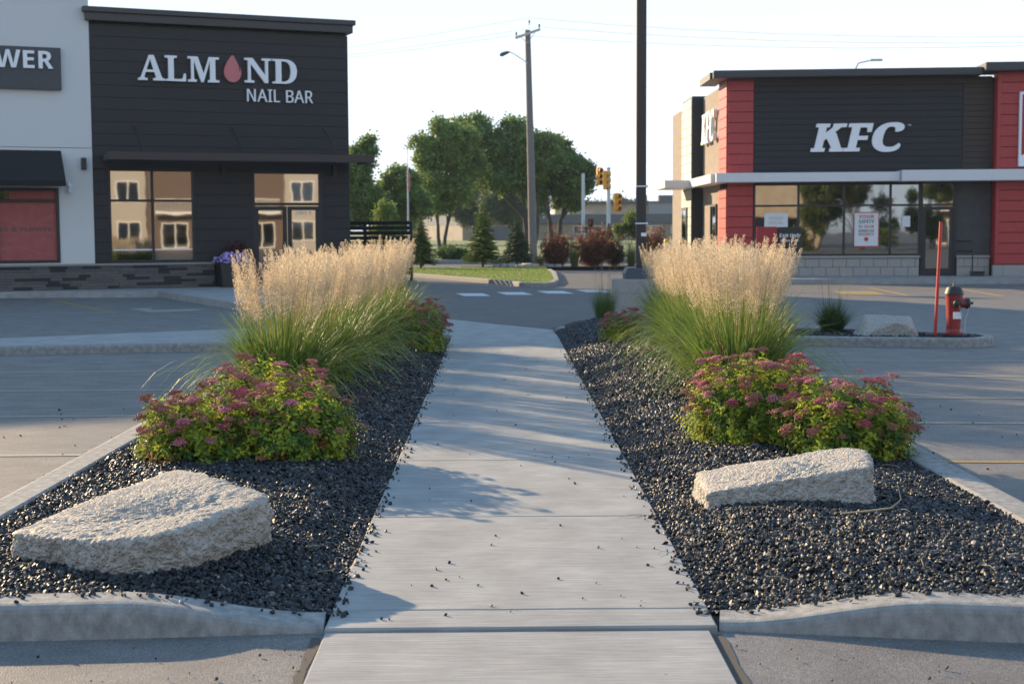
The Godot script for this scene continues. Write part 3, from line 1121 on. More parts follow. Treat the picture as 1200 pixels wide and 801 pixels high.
	# lawn island behind the road
	var lp := [Vector2(-4.2, -51.5), Vector2(-3.0, -48.9), Vector2(-1.4, -45.2), Vector2(0.25, -41.3), Vector2(0.72, -39.6), Vector2(1.2, -39.4), Vector2(1.55, -40.2), Vector2(1.78, -42.4), Vector2(2.0, -49.9), Vector2(1.95, -53.1)]
	place("kerb", kerb(lp, func(_p: Vector2) -> float: return 0.13, 1.0, 0.18), M.kerb_concrete)
	var ll := G.new()
	ll.slab(PackedVector2Array([Vector2(-9, -57.2), Vector2(-9, -52.5), Vector2(-4.1, -51.55), Vector2(-2.9, -48.95), Vector2(-1.3, -45.25), Vector2(0.36, -41.4), Vector2(0.8, -39.75), Vector2(1.13, -39.6), Vector2(1.4, -40.25), Vector2(1.63, -42.4), Vector2(1.85, -49.9), Vector2(1.8, -56.5)]), -0.05, 0.12)
	place("lawn", ll, M.lawn_ground)
	var pl := G.new()
	pl.slab(PackedVector2Array([Vector2(-200, -66.6), Vector2(200, -66.6), Vector2(200, -500), Vector2(-200, -500)]), -0.05, 0.10)
	place("park_lawn", pl, M.park_ground)
	place("kerb", kerb(line2(Vector2(-60, -66.4), Vector2(60, -66.4), 4), func(_p: Vector2) -> float: return 0.2, 1.0, 0.3), M.kerb_concrete)
	var sb := G.new()
	sb.slab(PackedVector2Array([Vector2(2.0, -55.6), Vector2(14, -56.2), Vector2(14, -58.4), Vector2(-1.5, -58.6), Vector2(-1.5, -56.9)]), -0.05, 0.13)
	place("shrub_bed", sb, M.soil)
	# short grass on the near lawn
	rng.seed = 12
	var bl := G.new()
	for i in 3:
		var a := TAU * i / 3.0
		var o := Vector3(cos(a), 0, sin(a))
		bl.tri(o * 0.1 - Vector3(0.06, 0, 0), o * 0.35 + UP, o * 0.1 + Vector3(0.06, 0, 0))
	var bm := bl.mesh(M.lawn_blade)
	var poly := PackedVector2Array([Vector2(-4.1, -51.5), Vector2(-2.9, -49), Vector2(0.4, -41.4), Vector2(0.8, -39.8), Vector2(1.4, -40.3), Vector2(1.63, -42.4), Vector2(1.8, -55.5), Vector2(-6, -56.5)])
	var xf := []
	var cols := []
	for i in 26000:
		var p := Vector2(rng.randf_range(-6, 2), rng.randf_range(-56.5, -39.5))
		if not Geometry2D.is_point_in_polygon(p, poly): continue
		var s := rng.randf_range(0.03, 0.06)
		xf.append(Transform3D(Basis(UP, rng.randf() * TAU).scaled(Vector3(s, s, s)), Vector3(p.x, 0.12, p.y)))
		var v := rng.randf_range(0.7, 1.3)
		cols.append(Color(0.27 * v, 0.36 * v, 0.06 * v))
	tag(copies("lawn_grass", bm, xf, cols, self), "short mown grass covering the lawn beyond the crosswalk", "grass")
	# painted markings
	for z in [-10.30, -12.50, -14.52, -16.46]:
		stripe(Vector2(-3.0, z - 0.02), Vector2(-9.0, z + 0.02), 0.085, 0.0045, M.faded_paint)
	for z in [-9.72, -11.72, -13.5, -15.5, -17.3]:
		stripe(Vector2(3.0, z - 0.06), Vector2(9.5, z + 0.5), 0.085, 0.0045, M.yellow_paint if z > -10 else M.faded_paint)
	stripe(Vector2(-10.46, -34.0), Vector2(-7.48, -28.3), 0.11, 0.0045, M.yellow_paint)
	stripe(Vector2(-14.5, -27.0), Vector2(-7.7, -28.5), 0.11, 0.0045, M.faded_paint)
	sheet("painted_symbol", [Vector2(-7.6, -29.9), Vector2(-7.2, -30.1), Vector2(-7.05, -29.3), Vector2(-6.0, -29.7), Vector2(-6.1, -29.0), Vector2(-6.9, -28.6)], 0.0045, M.faded_paint)
	stripe(Vector2(9.81, -38.2), Vector2(9.58, -33.8), 0.11, 0.0045, M.yellow_paint)
	stripe(Vector2(11.95, -38.2), Vector2(11.57, -33.1), 0.11, 0.0045, M.yellow_paint)
	stripe(Vector2(14.2, -37.9), Vector2(13.8, -33.0), 0.11, 0.0045, M.yellow_paint)
	sheet("painted_symbol", [Vector2(8.4, -36.2), Vector2(9.35, -36.1), Vector2(9.15, -34.2), Vector2(8.15, -34.3)], 0.0045, M.yellow_paint)
	for i in 4:
		var o := Vector2(-0.62 + i * 1.02, -35.35 - i * 0.55)
		sheet("crosswalk_bar", [o + Vector2(-0.45, -0.75), o + Vector2(0.22, -0.68), o + Vector2(0.42, 0.78), o + Vector2(-0.22, 0.7)], 0.0085, M.white_paint)

# ---------------------------------------------------------------- left shops
const LP := Vector3(-10.12, 0, -36.48)
const LT := deg_to_rad(23.0)
func build_left_shops() -> void:
	var t := thing("dark_shop", "dark charcoal plank-sided shop with big glossy windows and metal canopy", "building", LP, LT)
	var holes := [[0.37, 2.52, 0.80, 3.16], [4.02, 5.90, 0.15, 3.14]]
	var core := G.new()
	core.box(Vector3(3.33, 3.5, -6.2), Vector3(6.60, 6.9, 11.8))
	one("core", core, M.siding_backing, t)
	backing(t, M.siding_backing, 0.02, 6.64, 0.1, 6.75, holes, -0.03, 0.27)
	courses(t, "siding_plank", M.dark_siding, 0.0, 6.66, 0.72, 6.72, 0.30, holes, 0.0, 0.028, 0.006, 0.003)
	courses(t, "siding_plank", M.dark_siding, 2.99, 6.66, 0.12, 0.72, 0.30, holes, 0.0, 0.028, 0.006, 0.003)
	var sb := Basis(UP, deg_to_rad(-90))
	for i in 22:
		var g := G.new()
		g.bev(Vector3.ZERO, Vector3(10.0, 0.288, 0.028), 0.005)
		obj("siding_plank", g.mesh(M.dark_siding), t, Vector3(6.665, 0.27 + i * 0.30, -5.05), sb)
	boxy("cornice", Vector3(3.33, 6.88, 0.02), Vector3(6.86, 0.20, 0.34), M.cornice_metal, t, 0.01)
	boxy("coping", Vector3(3.33, 7.045, 0.03), Vector3(6.98, 0.13, 0.46), M.cornice_metal, t, 0.012)
	boxy("cornice", Vector3(6.70, 6.88, -5.3), Vector3(0.12, 0.20, 10.2), M.cornice_metal, t, 0.01)
	boxy("coping", Vector3(6.70, 7.045, -5.4), Vector3(0.24, 0.13, 10.3), M.cornice_metal, t, 0.012)
	var w := glazing(t, "window", 0.37, 2.52, 0.80, 3.16, [1.46], [2.36], -0.06)
	boxy("blind_rail", Vector3(1.45, 1.12, -0.045), Vector3(2.0, 0.035, 0.02), M.letter_white, w, 0.003)
	var d := glazing(t, "doorway", 4.02, 5.90, 0.15, 3.14, [], [2.28], -0.06, 0.07, "coated_glass")
	for e in [[4.09, 4.94], [4.98, 5.83]]:
		boxy("door_frame", Vector3((e[0] + e[1]) / 2.0, 2.17, -0.03), Vector3(e[1] - e[0], 0.1, 0.05), M.black_metal, d)
		boxy("door_frame", Vector3((e[0] + e[1]) / 2.0, 0.32, -0.03), Vector3(e[1] - e[0], 0.2, 0.05), M.black_metal, d)
		for x in [e[0] + 0.045, e[1] - 0.045]:
			boxy("door_frame", Vector3(x, 1.27, -0.03), Vector3(0.09, 1.70, 0.05), M.black_metal, d)
	for x in [4.86, 5.07]:
		var h := G.new()
		h.tube([Vector3(x, 0.95, 0.0), Vector3(x, 0.97, 0.06), Vector3(x, 1.25, 0.06), Vector3(x, 1.27, 0.0)], [0.014, 0.014, 0.014, 0.014], 7)
		one("handle", h, M.steel, d)
	letters(d, "UNIT 4", 5.20, 5.62, 2.0, 0.10, 0.004, M.letter_white, "Droid Sans", 400, 0.0, -0.045)
	# canopy
	var c := G.new()
	c.bev(Vector3(3.57, 3.40, 0.69), Vector3(6.66, 0.03, 1.22), 0.004)
	one("canopy", c, M.dark_brown_metal, t)
	c = G.new()
	c.bev(Vector3(3.57, 3.42, 1.31), Vector3(6.70, 0.19, 0.05), 0.006)
	for x in [0.25, 6.89]: c.bev(Vector3(x, 3.42, 0.66), Vector3(0.05, 0.19, 1.26), 0.006)
	one("canopy_fascia", c, M.dark_brown_metal, t)
	for x in [1.05, 3.53, 5.99]:
		c = G.new()
		c.tube([Vector3(x, 4.25, 0.0), Vector3(x, 3.5, 1.15)], [0.012, 0.012], 6)
		c.bev(Vector3(x, 4.25, 0.01), Vector3(0.08, 0.13, 0.03), 0.004)
		one("tie_rod", c, M.black_metal, t)
	for x in [3.27, 6.23]:
		var l := thing("wall_light", "small black wall light between the window and the glass door" if x < 5 else "small black wall light right of the glass door", "wall light", LP + Basis(UP, LT) * Vector3(x, 3.04, 0.0), LT, "wall lights on the dark shop")
		boxy("housing", Vector3(0, 0.13, 0.07), Vector3(0.11, 0.27, 0.11), M.black_metal, l, 0.008)
		boxy("mount", Vector3(0, 0.13, 0.012), Vector3(0.09, 0.14, 0.02), M.black_metal, l, 0.004)
	# white stucco shop
	var s := thing("stucco_shop", "tall white stucco shop with black awning over red window", "building", LP, LT)
	var h2 := [[-5.6, -0.83, 0.82, 2.66]]
	core = G.new()
	core.box(Vector3(-6.0, 3.1, -6.2), Vector3(11.95, 6.2, 11.6))
	core.box(Vector3(-2.1, 6.8, -0.7), Vector3(4.1, 1.5, 0.7))
	one("core", core, M.siding_backing, s)
	courses(s, "stucco_panel", M.white_stucco, -12.0, -0.002, 0.78, 3.645, 2.865, h2, 0.03, 0.40, 0.0, 0.004)
	courses(s, "stucco_panel", M.white_stucco, -4.2, -0.002, 3.657, 7.6, 3.943, [], 0.03, 0.40, 0.0, 0.004)
	courses(s, "stucco_panel", M.white_stucco, -12.0, -4.21, 3.657, 6.3, 2.643, [], 0.03, 0.40, 0.0, 0.004)  # unseen stretch, shaped low so the sun clears it onto the walk
	boxy("added_shade_block", Vector3(-14.0, 3.9, -3.0), Vector3(9.0, 7.8, 6.64), M.white_stucco, s, 0.01)  # unseen block added to throw shade over the left lot
	boxy("coping", Vector3(-2.1, 7.65, -0.1), Vector3(4.3, 0.1, 0.6), M.cornice_metal, s)
	var rw := Node3D.new()
	rw.name = "window"
	s.add_child(rw)
	var fr := G.new()
	for x in [-0.865, -2.30, -3.9]: fr.bev(Vector3(x, 1.74, 0.0), Vector3(0.07, 1.84, 0.12), 0.005)
	for y in [0.855, 2.35, 2.625]:
		fr.bev(Vector3(-1.58, y, 0.0), Vector3(1.36, 0.07, 0.11), 0.005)
		fr.bev(Vector3(-3.1, y, 0.0), Vector3(1.52, 0.07, 0.11), 0.005)
		fr.bev(Vector3(-4.76, y, 0.0), Vector3(1.64, 0.07, 0.11), 0.005)
	one("frame", fr, M.black_metal, rw)
	boxy("red_film", Vector3(-1.58, 1.60, -0.02), Vector3(1.37, 1.44, 0.012), M.red_film, rw, 0.0)
	boxy("red_film", Vector3(-1.45, 2.49, -0.02), Vector3(1.10, 0.22, 0.012), M.red_film, rw, 0.0)
	boxy("pane", Vector3(-2.14, 2.49, -0.02), Vector3(0.26, 0.22, 0.012), M.coated_glass, rw, 0.0)
	boxy("red_film", Vector3(-3.1, 1.60, -0.02), Vector3(1.53, 1.44, 0.012), M.red_film, rw, 0.0)
	boxy("pane", Vector3(-3.1, 2.49, -0.02), Vector3(1.53, 0.22, 0.012), M.coated_glass, rw, 0.0)
	boxy("pane", Vector3(-4.76, 1.74, -0.02), Vector3(1.65, 1.8, 0.012), M.coated_glass, rw, 0.0)
	for e in [[1.12, 0.10, 0.0], [1.86, 0.16, 2.0], [1.5, 0.12, 4.0]]:
		var wv := G.new()
		var pts := []
		for i in 26:
			var x := -2.24 + i * 0.052
			pts.append(Vector3(x, e[0] + e[1] * sin(i * 0.22 + e[2]), -0.0125))
		for i in 25:
			var a: Vector3 = pts[i]
			var b: Vector3 = pts[i + 1]
			wv.quad_o(a, b, b + Vector3(0, 0.012, 0), a + Vector3(0, 0.012, 0), Vector3.BACK)
		one("printed_wave", wv, M.film_line, rw)
	letters(rw, "FIRE & FLOWER", -2.42, -1.0, 1.60, 0.10, 0.004, M.film_letter, "Droid Sans", 700, 0.0, -0.011)
	# awning
	var aw := G.new()
	aw.prism(PackedVector2Array([Vector2(0.04, 3.58), Vector2(0.04, 2.74), Vector2(0.92, 2.68), Vector2(0.92, 2.82)]), -3.4, 0.0, Basis(Vector3(0, 0, 1), Vector3(0, 1, 0), Vector3(-1, 0, 0)), Vector3(-4.15, 0, 0))
	one("awning", aw, M.awning_cloth, s)
	# plinth of split stone under both shops
	var pn := thing("stone_plinth", "low plinth of mixed brown and black stone strips under the shop windows", "plinth", LP, LT)
	var bk := G.new()
	bk.box(Vector3(-2.0, 0.41, 0.02), Vector3(9.94, 0.62, 0.16))
	one("mortar", bk, M.siding_backing, pn)
	var shapes := {}
	rng.seed = 55
	var rows := 8
	var rh := 0.575 / rows
	for r in rows:
		var x := -3.4 - rng.randf() * 0.3
		while x < 2.97:
			var k := rng.randi() % 4
			var len: float = [0.28, 0.36, 0.44, 0.56][k]
			var key := "%d_%d" % [k, rng.randi() % 3]
			len = minf(len, 2.97 - x)
			if len < 0.04: break
			var q := rng.randf()
			var m: Material = M.stone_dark if q < 0.26 else (M.stone_mid if q < 0.66 else M.stone_grey)
			var g := G.new()
			g.bev(Vector3.ZERO, Vector3(len - 0.006, rh - 0.005, 0.05), 0.004)
			obj("stone_strip", g.mesh(m), pn, Vector3(x + len / 2.0, 0.155 + rh * (r + 0.5), 0.105 + rng.randf_range(-0.008, 0.010)))
			x += len
	boxy("cap", Vector3(-2.0, 0.76, 0.07), Vector3(9.98, 0.055, 0.2), M.stone_cap, pn)
	# sign boxes and lettering
	var sg := thing("shop_sign", "dark grey sign board with white capital letters on the white stucco", "sign", LP + Basis(UP, LT) * Vector3(0, 5.05, 0.03), LT)
	boxy("board", Vector3(-2.25, 0.51, 0.07), Vector3(3.1, 1.02, 0.12), M.sign_grey, sg)
	letters(sg, "FLOWER", -3.34, -0.89, 0.50, 0.42, 0.06, M.letter_white, "Droid Sans", 700, 0.0, 0.17)
	var ns := thing("nail_bar_sign", "white serif lettering with a pink drop on the dark shop front", "sign", LP + Basis(UP, LT) * Vector3(0, 5.3, 0.01), LT)
	letters(ns, "ALM", 1.16, 3.20, 0.07, 0.63, 0.09, M.letter_white, "Droid Serif", 700, 0.0, 0.055)
	letters(ns, "ND", 3.86, 5.24, 0.10, 0.63, 0.09, M.letter_white, "Droid Serif", 700, 0.0, 0.055)
	letters(ns, "NAIL BAR", 3.92, 5.67, -0.38, 0.32, 0.07, M.letter_white, "Droid Sans", 400, 0.0, 0.045)
	var dr := PackedVector2Array()
	for i in 28:
		var a := TAU * i / 28.0
		var r := 1.0
		var p := Vector2(sin(a) * 0.225, -cos(a) * 0.27)
		if p.y > 0.0: p = Vector2(p.x * (1.0 - pow(p.y / 0.27, 1.5) * 0.55), p.y * 1.55)
		dr.append(p + Vector2(3.55, 0.36))
	var dg := G.new()
	dg.prism(dr, 0.01, 0.10)
	one("drop_emblem", dg, M.drop_pink, ns)
	var hl := G.new()
	hl.prism(PackedVector2Array([Vector2(3.60, 0.72), Vector2(3.66, 0.62), Vector2(3.71, 0.50), Vector2(3.72, 0.38), Vector2(3.745, 0.38), Vector2(3.735, 0.52), Vector2(3.68, 0.64), Vector2(3.61, 0.745)]), 0.1, 0.104)
	one("drop_line", hl, M.letter_edge, ns)
	var wl := thing("wall_light", "small black wall light on the white stucco beside the awning", "wall light", LP + Basis(UP, LT) * Vector3(-0.22, 3.12, 0.03), LT)
	boxy("housing", Vector3(0, 0.145, 0.08), Vector3(0.12, 0.29, 0.12), M.black_metal, wl, 0.008)
	boxy("mount", Vector3(0, 0.145, 0.012), Vector3(0.1, 0.15, 0.024), M.black_metal, wl, 0.004)
	var sc := thing("security_camera", "small white security camera under the awning corner", "camera", LP + Basis(UP, LT) * Vector3(-0.60, 2.55, 0.03), LT)
	var cg := G.new()
	cg.lathe([Vector2(0, 0.26), Vector2(0.03, 0.26), Vector2(0.03, 0.14), Vector2(0.0, 0.14)], 10, Transform3D(Basis(), Vector3(0, 0, 0.12)))
	cg.bev(Vector3(0, 0.2, 0.06), Vector3(0.04, 0.04, 0.12), 0.004)
	one("bracket", cg, M.letter_white, sc)
	cg = G.new()
	cg.lathe([Vector2(0, -0.11), Vector2(0.045, -0.11), Vector2(0.05, 0.08), Vector2(0.0, 0.09)], 12, Transform3D(Basis(Vector3.RIGHT, 0.5), Vector3(0.02, 0.11, 0.14)))
	one("body", cg, M.letter_white, sc)
	cg = G.new()
	cg.lathe([Vector2(0, -0.125), Vector2(0.038, -0.12), Vector2(0.04, -0.112), Vector2(0, -0.112)], 12, Transform3D(Basis(Vector3.RIGHT, 0.5), Vector3(0.02, 0.11, 0.14)))
	one("lens", cg, M.black_metal, sc)
	# planter
	var pt := thing("flower_planter", "black planter of purple petunias beside the shop door", "planter", LP + Basis(UP, LT) * Vector3(3.35, 0.15, 0.45), LT)
	var pg := G.new()
	pg.prism(PackedVector2Array([Vector2(-0.30, 0), Vector2(0.30, 0), Vector2(0.36, 0.60), Vector2(-0.36, 0.60)]), -0.33, 0.33)
	one("pot", pg, M.black_metal, pt)
	rng.seed = 66
	var fx := []
	var fc := []
	var lx := []
	var lc := []
	for i in 420:
		var p := Vector3(rng.randf_range(-0.42, 0.42), 0.0, rng.randf_range(-0.4, 0.42))
		p.y = 0.60 + rng.randf() * 0.28 * (1.0 - pow(absf(p.x) / 0.5, 2.0))
		if rng.randf() < 0.5:
			fx.append(Transform3D(aim(Vector3(p.x, 0.6, p.z + 0.4) + rv(0.4)).scaled(Vector3.ONE * rng.randf_range(0.03, 0.045)), p + Vector3(0, 0.03, 0)))
			fc.append(Color(0.36, 0.22, 0.62).lerp(Color(0.55, 0.42, 0.75), rng.randf()))
		else:
			lx.append(Transform3D(aim(Vector3(p.x, 0.5, p.z) + rv(0.6)).scaled(Vector3.ONE * 0.08), p))
			lc.append(Color(0.05, 0.11, 0.03) if p.x < 0.15 or rng.randf() < 0.4 else Color(0.16, 0.03, 0.03))
	for i in 90:
		lx.append(Transform3D(aim(UP + rv(0.7)).scaled(Vector3.ONE * 0.13), Vector3(rng.randf_range(-0.1, 0.4), rng.randf_range(0.75, 1.12), rng.randf_range(-0.3, 0.0))))
		lc.append(Color(0.10, 0.02, 0.025))
	var fl := G.new()
	for i in 5:
		var a := TAU * i / 5.0
		var b := TAU * (i + 0.5) / 5.0
		var e := TAU * (i + 1) / 5.0
		fl.tri(Vector3.ZERO, Vector3(cos(a), 0.35, sin(a)), Vector3(cos(b) * 1.1, 0.3, sin(b) * 1.1))
		fl.tri(Vector3.ZERO, Vector3(cos(b) * 1.1, 0.3, sin(b) * 1.1), Vector3(cos(e), 0.35, sin(e)))
	copies("flowers", fl.mesh(M.floret), fx, fc, pt)
	copies("leaves", leaf_mesh(0.24, M.spirea_leaf), lx, lc, pt)
	# slatted enclosure to the right of the dark shop
	var fe := thing("slat_fence", "black horizontal slat fence behind the dark shop corner", "fence", Vector3(-5.6, 0, -45.6), deg_to_rad(-10.0))
	for i in 11: boxy("slat", Vector3(1.45, 0.25 + i * 0.155, 0), Vector3(2.9, 0.115, 0.03), M.black_metal, fe, 0.004)
	for x in [0.0, 1.45, 2.92]: boxy("post", Vector3(x, 0.92, -0.05), Vector3(0.09, 1.84, 0.07), M.black_metal, fe, 0.005)

# ---------------------------------------------------------------- restaurant
const KP := Vector3(6.84, 0, -43.4)
const KT := deg_to_rad(-5.0)
func at_k(x: float, y: float, z: float) -> Vector3:
	return KP + Basis(UP, KT) * Vector3(x, y, z)

func build_restaurant() -> void:
	var t := thing("fast_food_restaurant", "red and charcoal fast food restaurant with a pale canopy band", "building", KP, KT)
	var side := Basis(UP, -KT)
	var core := G.new()
	core.box(Vector3(6.6, 2.95, -5.75), Vector3(12.6, 5.9, 10.9))
	one("core", core, M.siding_backing, t)
	var holes := [[0.76, 6.66, 0.15, 2.92]]
	backing(t, M.siding_backing, 0.02, 12.0, 0.1, 5.95, holes, -0.06, 0.24)
	# front cladding
	courses(t, "red_panel", M.red_cladding, 0.0, 0.75, 0.98, 5.98, 0.31, [], 0.02, 0.07, 0.014, 0.006)
	courses(t, "charcoal_panel", M.charcoal_cladding, 0.765, 6.83, 3.1, 5.76, 0.19, [], 0.0, 0.05, 0.007, 0.003)
	courses(t, "wood_plank", M.wood_cladding, 0.755, 7.66, 5.77, 5.98, 0.21, [], -0.02, 0.03, 0.006, 0.004)
	courses(t, "wood_plank", M.wood_cladding, 6.84, 7.70, 3.1, 5.765, 0.17, [], -0.02, 0.03, 0.008, 0.004)
	boxy("wall_panel", Vector3(7.18, 1.86, -0.06), Vector3(1.02, 2.28, 0.05), M.grey_stucco, t, 0.004)
	courses(t, "red_panel", M.red_cladding, 7.72, 11.5, 0.48, 6.05, 0.31, [], 0.36, 0.10, 0.014, 0.006)
	boxy("red_return", Vector3(7.74, 3.265, 0.11), Vector3(0.05, 5.56, 0.38), M.red_cladding, t, 0.004)
	boxy("red_post", Vector3(7.78, 3.265, 0.375), Vector3(0.10, 5.56, 0.03), M.red_cladding, t, 0.005)
	# stone base: blocks, two courses and a cap
	for seg in [[0.9, 5.62, 0.10], [6.72, 7.66, 0.06]]:
		rng.seed = 71
		for r in 2:
			var x: float = seg[0]
			var k := 0
			while x < seg[1] - 0.02:
				var len: float = minf(0.40 if (k > 0 or r == 0) else 0.2, seg[1] - x)
				boxy("stone_block", Vector3(x + len / 2.0, 0.28 + r * 0.265, seg[2] - 0.1), Vector3(len - 0.008, 0.257, 0.2), M.pale_block, t, 0.008)
				x += len; k += 1
		boxy("stone_cap", Vector3((seg[0] + seg[1]) / 2.0, 0.715, seg[2] - 0.08), Vector3(seg[1] - seg[0] + 0.04, 0.07, 0.26), M.pale_block, t, 0.012)
	courses(t, "stone_block", M.pale_block, 7.68, 11.5, 0.14, 0.47, 0.33, [], 0.40, 0.15, 0.0, 0.008, Basis.IDENTITY, 0.75)
	boxy("column_base", Vector3(0.35, 0.55, 0.0), Vector3(1.06, 0.8, 0.34), M.pale_block, t, 0.01)
	boxy("column_cap", Vector3(0.35, 0.965, 0.0), Vector3(1.16, 0.07, 0.42), M.pale_block, t, 0.014)
	# glazing: five bays above the stone, door bay to the ground
	glazing(t, "window", 0.76, 5.66, 0.75, 2.90, [2.09, 3.43, 4.78], [2.24], -0.02, 0.06)
	var d := glazing(t, "doorway", 5.66, 6.66, 0.15, 2.92, [], [2.24], -0.02, 0.06)
	for e in [[6.16, 2.14, 0.88, 0.10], [6.16, 0.29, 0.88, 0.16]]:
		boxy("door_frame", Vector3(e[0], e[1], 0.0), Vector3(e[2], e[3], 0.05), M.black_metal, d)
	for x in [5.77, 6.55]: boxy("door_frame", Vector3(x, 1.23, 0.0), Vector3(0.09, 1.72, 0.05), M.black_metal, d)
	var h := G.new()
	h.tube([Vector3(6.47, 1.0, 0.0), Vector3(6.47, 1.02, 0.07), Vector3(6.47, 1.4, 0.07), Vector3(6.47, 1.42, 0.0)], [0.014, 0.014, 0.014, 0.014], 7)
	one("handle", h, M.steel, d)
	# canopy band, front and side
	boxy("canopy", Vector3(2.27, 3.06, 0.36), Vector3(5.30, 0.27, 0.70), M.canopy_metal, t, 0.012)
	boxy("canopy", Vector3(7.9, 3.075, 0.47), Vector3(5.94, 0.32, 0.92), M.canopy_metal, t, 0.012)
	for x in [0.9, 2.2, 3.5, 6.2, 7.5, 8.3]:
		boxy("canopy_joint", Vector3(x, 3.06, 0.714 if x < 4.9 else 0.933), Vector3(0.006, 0.24, 0.004), M.galvanised, t, 0.0)
	# roof edge
	boxy("roof_fascia", Vector3(3.4, 6.08, 0.0), Vector3(7.74, 0.22, 1.1), M.roof_fascia, t, 0.02)
	boxy("roof_fascia", Vector3(9.5, 6.17, 0.2), Vector3(4.46, 0.25, 1.3), M.roof_fascia, t, 0.02)
	# side wall, square to the walk
	var sp := func(called: String, o: Vector3, s: Vector3, m: Material, ch := 0.006) -> MeshInstance3D:
		var g := G.new()
		g.bev(Vector3.ZERO, s, ch)
		return obj(called, g.mesh(m), t, side * o, side)
	for i in 17:
		if i != 6: sp.call("red_panel", Vector3(-0.01, 1.13 + i * 0.30, -0.79), Vector3(0.07, 0.288, 1.5), M.red_cladding)
	sp.call("stucco_wall", Vector3(0.05, 3.0, -3.4), Vector3(0.10, 5.8, 3.75), M.beige_stucco)
	sp.call("side_fin", Vector3(-0.10, 3.0, -6.5), Vector3(0.55, 5.92, 2.5), M.charcoal_cladding)
	for i in 19: sp.call("side_panel", Vector3(-0.39, 0.30 + i * 0.302, -6.5), Vector3(0.03, 0.29, 2.51), M.pale_panel)
	sp.call("stucco_wall", Vector3(-0.05, 2.9, -9.1), Vector3(0.7, 5.6, 2.6), M.beige_stucco)
	sp.call("roof_fascia", Vector3(-0.30, 6.08, -1.1), Vector3(0.5, 0.2, 2.2), M.roof_fascia)
	sp.call("canopy", Vector3(-0.27, 3.06, -2.3), Vector3(0.5, 0.27, 4.7), M.canopy_metal)
	sp.call("canopy", Vector3(-0.85, 3.04, -6.0), Vector3(1.0, 0.25, 2.8), M.canopy_metal)
	var sd := Node3D.new()
	sd.name = "side_door"
	t.add_child(sd)
	for e in [[Vector3(-0.01, 1.2, -2.6), Vector3(0.05, 2.1, 1.1), M.coated_glass], [Vector3(-0.02, 1.2, -2.02), Vector3(0.08, 2.2, 0.07), M.black_metal], [Vector3(-0.02, 1.2, -3.18), Vector3(0.08, 2.2, 0.07), M.black_metal], [Vector3(-0.02, 2.3, -2.6), Vector3(0.08, 0.08, 1.2), M.black_metal]]:
		var g := G.new()
		g.bev(Vector3.ZERO, e[1], 0.004)
		obj("frame" if e[2] == M.black_metal else "pane", g.mesh(e[2]), sd, side * e[0], side)
	var dw := G.new()
	dw.bev(Vector3.ZERO, Vector3(0.06, 1.5, 1.3), 0.01)
	var dwn := obj("drive_window", dw.mesh(M.black_metal), t, side * Vector3(-0.42, 1.55, -6.7), side)
	boxy("pane", Vector3(-0.035, 0, 0), Vector3(0.01, 1.3, 1.1), M.coated_glass, dwn, 0.0)
	# lettering on the front
	var s := thing("restaurant_sign", "large slanted white three-letter sign on the charcoal front", "sign", at_k(0, 3.8, 0.0), KT)
	big_k(s, Vector3(2.38, 0.02, 0.07), 0.92, 0.82, 0.10)
	letters(s, "F", 3.36, 4.06, 0.02, 0.82, 0.10, M.letter_white, "Droid Serif", 860, 0.22, 0.07)
	letters(s, "C", 4.12, 4.98, 0.0, 0.86, 0.10, M.letter_white, "Droid Serif", 860, 0.22, 0.07)
	letters(s, "TM", 5.24, 5.33, 0.76, 0.04, 0.01, M.letter_white, "Droid Sans", 700, 0.0, 0.05)
	var s2 := thing("restaurant_sign", "white three-letter sign edge-on on the beige side wall", "sign", KP + Vector3(-0.06, 4.2, -4.8), deg_to_rad(-90))
	letters(s2, "KFC", 0.3, 2.9, 0.1, 0.95, 0.12, M.letter_white, "Droid Serif", 700, 0.22, 0.06)
	var bs := thing("wall_sign", "white framed sign with a red panel on the red column", "sign", at_k(8.33, 3.32, 0.37), KT)
	boxy("board", Vector3(1.0, 1.08, 0.06), Vector3(2.0, 2.15, 0.12), M.letter_white, bs, 0.012)
	var rp := G.new()
	rp.prism(PackedVector2Array([Vector2(0.07, 0.32), Vector2(0.6, 0.62), Vector2(1.9, 0.62), Vector2(1.9, 2.07), Vector2(0.07, 2.07)]), 0.121, 0.128)
	one("red_panel", rp, M.sign_red, bs)
	# posters on the glass
	var p1 := thing("poster", "pale poster with red and black safety lettering on the window", "poster", at_k(3.74, 1.05, 0.0), KT)
	boxy("sheet", Vector3(0.345, 0.475, 0.004), Vector3(0.69, 0.97, 0.006), M.poster_paper, p1, 0.0)
	var bd := G.new()
	for e in [[0.345, 0.975, 0.71, 0.03], [0.345, -0.025, 0.71, 0.03]]: bd.box(Vector3(e[0], e[1], 0.006), Vector3(e[2], e[3], 0.004))
	for x in [-0.012, 0.70]: bd.box(Vector3(x, 0.475, 0.006), Vector3(0.024, 0.97, 0.004))
	one("border", bd, M.poster_red, p1)
	var y := 0.80
	for e in [["YOUR", 0.105, "poster_red"], ["SAFETY", 0.105, "poster_ink"], ["IS OUR", 0.085, "poster_red"], ["NUMBER ONE", 0.075, "poster_ink"], ["PRIORITY", 0.085, "poster_red"]]:
		letters(p1, e[0], 0.12, 0.57, y, e[1], 0.003, M[e[2]], "Droid Sans", 700, 0.0, 0.009)
		y -= e[1] + 0.035
	var rd := G.new()
	rd.lathe([Vector2(0, 0.004), Vector2(0.065, 0.004), Vector2(0.065, 0)], 18, Transform3D(Basis(Vector3.RIGHT, PI / 2), Vector3(0.345, 0.19, 0.007)))
	one("round_emblem", rd, M.poster_red, p1)
	var p2 := thing("poster", "plain white poster with faint lettering on the leftmost window bay", "poster", at_k(1.09, 1.35, 0.0), KT)
